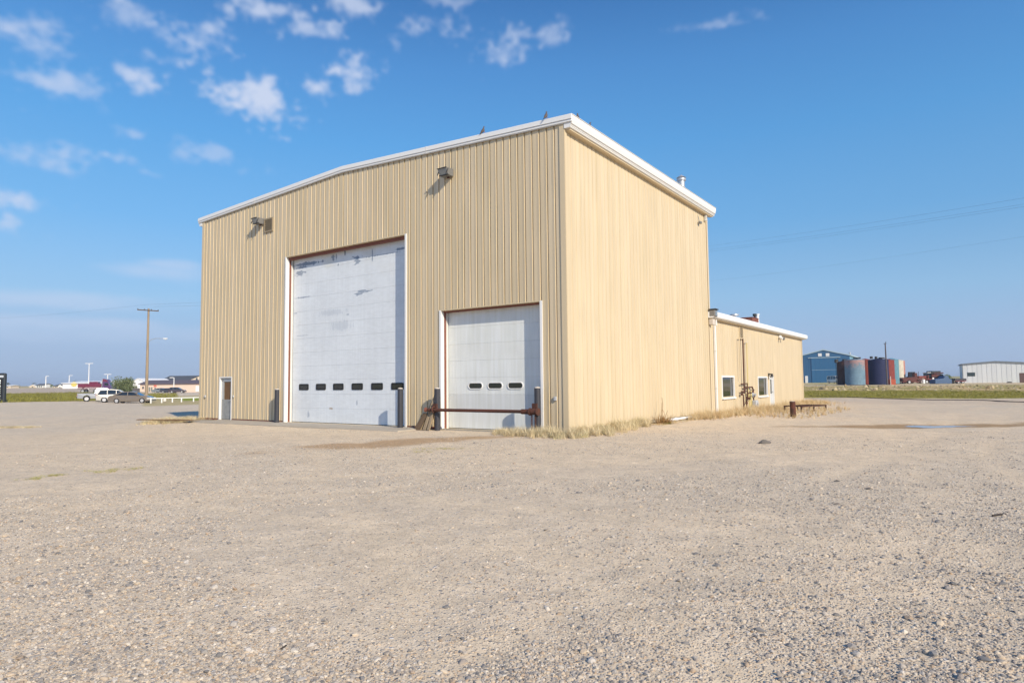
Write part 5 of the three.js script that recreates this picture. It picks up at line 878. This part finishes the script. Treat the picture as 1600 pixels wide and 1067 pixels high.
  part('box', extrude([[f.X(1462.5), 0.15], [f.X(1488), 0.15], [f.X(1488), f.H(1488, 593)], [f.X(1484.5), f.H(1484, 592)], [f.X(1482.5), f.H(1482, 587.8)], [f.X(1478.5), f.H(1478, 587.6)], [f.X(1475.5), f.H(1475, 591.5)], [f.X(1463), f.H(1463, 593.5)]], 1.9, 0.05).translate(0, 0, -1.9), tb, t); part('windscreen', box(0.06, 0.75, 1.5, f.X(1484.2), f.H(1484, 590), -0.95, 0, 0, 0.35), pureWhite, t); part('side_rib', Array.from({ length: 1 }, () => box(f.X(1486) - f.X(1465), 0.07, 0.05, (f.X(1486) + f.X(1465)) / 2, 0.6, 0.07)), mat([0.06, 0.12, 0.22], 0.6), t);
  for (const q of [1466, 1484]) wheelOn(t, f.X(q), 0.35, -0.2, 0.38, 0.25, 1);
  f = farThing('flat_trailer', 'long dark flat trailer between the blue truck body and the white shed', 'trailer', 1497, 141); t = f.t;
  part('deck', rbox(f.X(1506) - f.X(1488), 0.5, 2.2, 0.04, 0, 0.85, 0), mat([0.055, 0.05, 0.06], 0.8), t); part('side_board', box(f.X(1506) - f.X(1489), 0.12, 0.06, 0, 0.52, 1.12), mat([0.2, 0.05, 0.05], 0.8), t); for (const x of [-0.4, 0.5]) for (const s of [-1, 1]) wheelOn(t, x, 0.36, s * 0.9, 0.36, 0.24, s);
}
{ // white ribbed shed
  const wht = [0.68, 0.72, 0.7].map((k) => mat([k, k * 1.03, k * 1.04], 0.5)), { t, X: X0, H } = farThing('ribbed_shed', 'long white ribbed metal shed with a dark window', 'building', 1506, 148, -0.56), X = (q) => X0(q) / 1.22, b = X(1650), e = H(1506, 569.8), mx = X(1557), r = H(1557, 566.2), e2 = r - (b - mx) * (r - e) / mx, dep = 14, top = (x) => x < mx ? e + (r - e) * x / mx : r + (e2 - r) * (x - mx) / (b - mx);
  const win = [X(1513), X(1525.3), H(1519, 588), H(1519, 582)], dr = [X(1592), X(1613), 0, H(1600, 583)];
  const fw = part('front_wall', extrude([[0, 0], [b, 0], [b, e2], [mx, r], [0, e]], 0.2).translate(0, 0, -0.2), wht[0], t);
  const pw = 0.88;
  for (let x = 0, i = 0; x < b - 0.05; x += pw, i++) {
    const x1 = Math.min(x + pw, b); const inDoor = x + pw / 2 > dr[0] && x + pw / 2 < dr[1], inWin = x + pw / 2 > win[0] && x + pw / 2 < win[1];
    for (const [y0, yT] of inDoor ? [[dr[3], null]] : inWin ? [[0.05, win[2]], [win[3], null]] : [[0.05, null]]) {
      const q = [[x + 0.04, y0], [x1 - 0.1, y0], [x1 - 0.1, yT ?? top(x1 - 0.1)], [x + 0.04, yT ?? top(x)]]; part('wall_panel', extrude(q, 0.03).translate(0, 0, 0.005), wht[i % 3], fw);
    }
  }
  part('window', box(win[1] - win[0], win[3] - win[2], 0.05, (win[0] + win[1]) / 2, (win[2] + win[3]) / 2, 0.03), winDark, t); part('door', box(dr[1] - dr[0], dr[3], 0.08, (dr[0] + dr[1]) / 2, dr[3] / 2, 0.02), mat([0.14, 0.08, 0.07], 0.7), t);
  part('side_wall', box(0.2, e, dep, 0.1, e / 2, -dep / 2 - 0.2), wht[0], t); part('side_wall', box(0.2, e2, dep, b - 0.1, e2 / 2, -dep / 2 - 0.2), wht[0], t); part('rear_wall', extrude([[0, 0], [b, 0], [b, e2], [mx, r], [0, e]], 0.2).translate(0, 0, -dep - 0.4), wht[0], t);
  part('roof', extrude([[-0.3, e - 0.02], [mx, r + 0.02], [b + 0.3, e2], [b + 0.3, e2 + 0.2], [mx, r + 0.24], [-0.3, e + 0.2]], dep + 0.9).translate(0, 0, -dep - 0.6), mat([0.2, 0.23, 0.26], 0.5), t); part('corner_trim', box(0.14, e, 0.1, 0.02, e / 2, 0.04), mat([0.2, 0.23, 0.25], 0.6), t);
}
{ // long dark hose or pipe lying along the edge of the yard
  const a = W(1290, 617, 62), pts = []; for (let i = 0; i <= 20; i++) { const k = i / 20, q = W(1265 + k * 420, 619, 66 - k * 25); pts.push([q.x, groundY(q.x, q.z) + 0.025, q.z]); }
  const m = shadowed(new THREE.Mesh(tube(pts, 0.035, 8, 120), mat([0.12, 0.085, 0.06], 0.8))); m.name = numbered('surface_pipe'); m.userData = { label: 'long dark pipe lying on the gravel before the grass verge', category: 'pipe' }; scene.add(m);
}
{ // rubble on the berm below the tanks
  const R = rng(808), im = new THREE.InstancedMesh(pebbleGeo(411, 1), mat([1, 1, 1], 0.95), 560), mm = new THREE.Matrix4(), q = new THREE.Quaternion(), e = new THREE.Euler(), col = new THREE.Color();
  for (let i = 0; i < 560; i++) { const d = 90 + R() * 24, a = (21 + R() * 20) * Math.PI / 180, x = d * Math.sin(a), z = -d * Math.cos(a), s = 0.05 + 0.2 * R() * R() * R(); im.setMatrixAt(i, mm.compose(new THREE.Vector3(x, groundY(x, z) + s * 0.1, z), q.setFromEuler(e.set(R(), R() * 6, R())), new THREE.Vector3(s * 1.8, s * 0.8, s * 1.3))); const c = R() < 0.5 ? [0.42, 0.35, 0.22] : [0.26, 0.2, 0.12]; im.setColorAt(i, col.setRGB(...c)); }
  im.name = 'rubble'; im.castShadow = im.receiveShadow = true; im.userData = { kind: 'stuff', label: 'clods and rubble on the bank below the storage tanks', category: 'rubble' }; scene.add(im);
}

renderer.render(scene, camera);
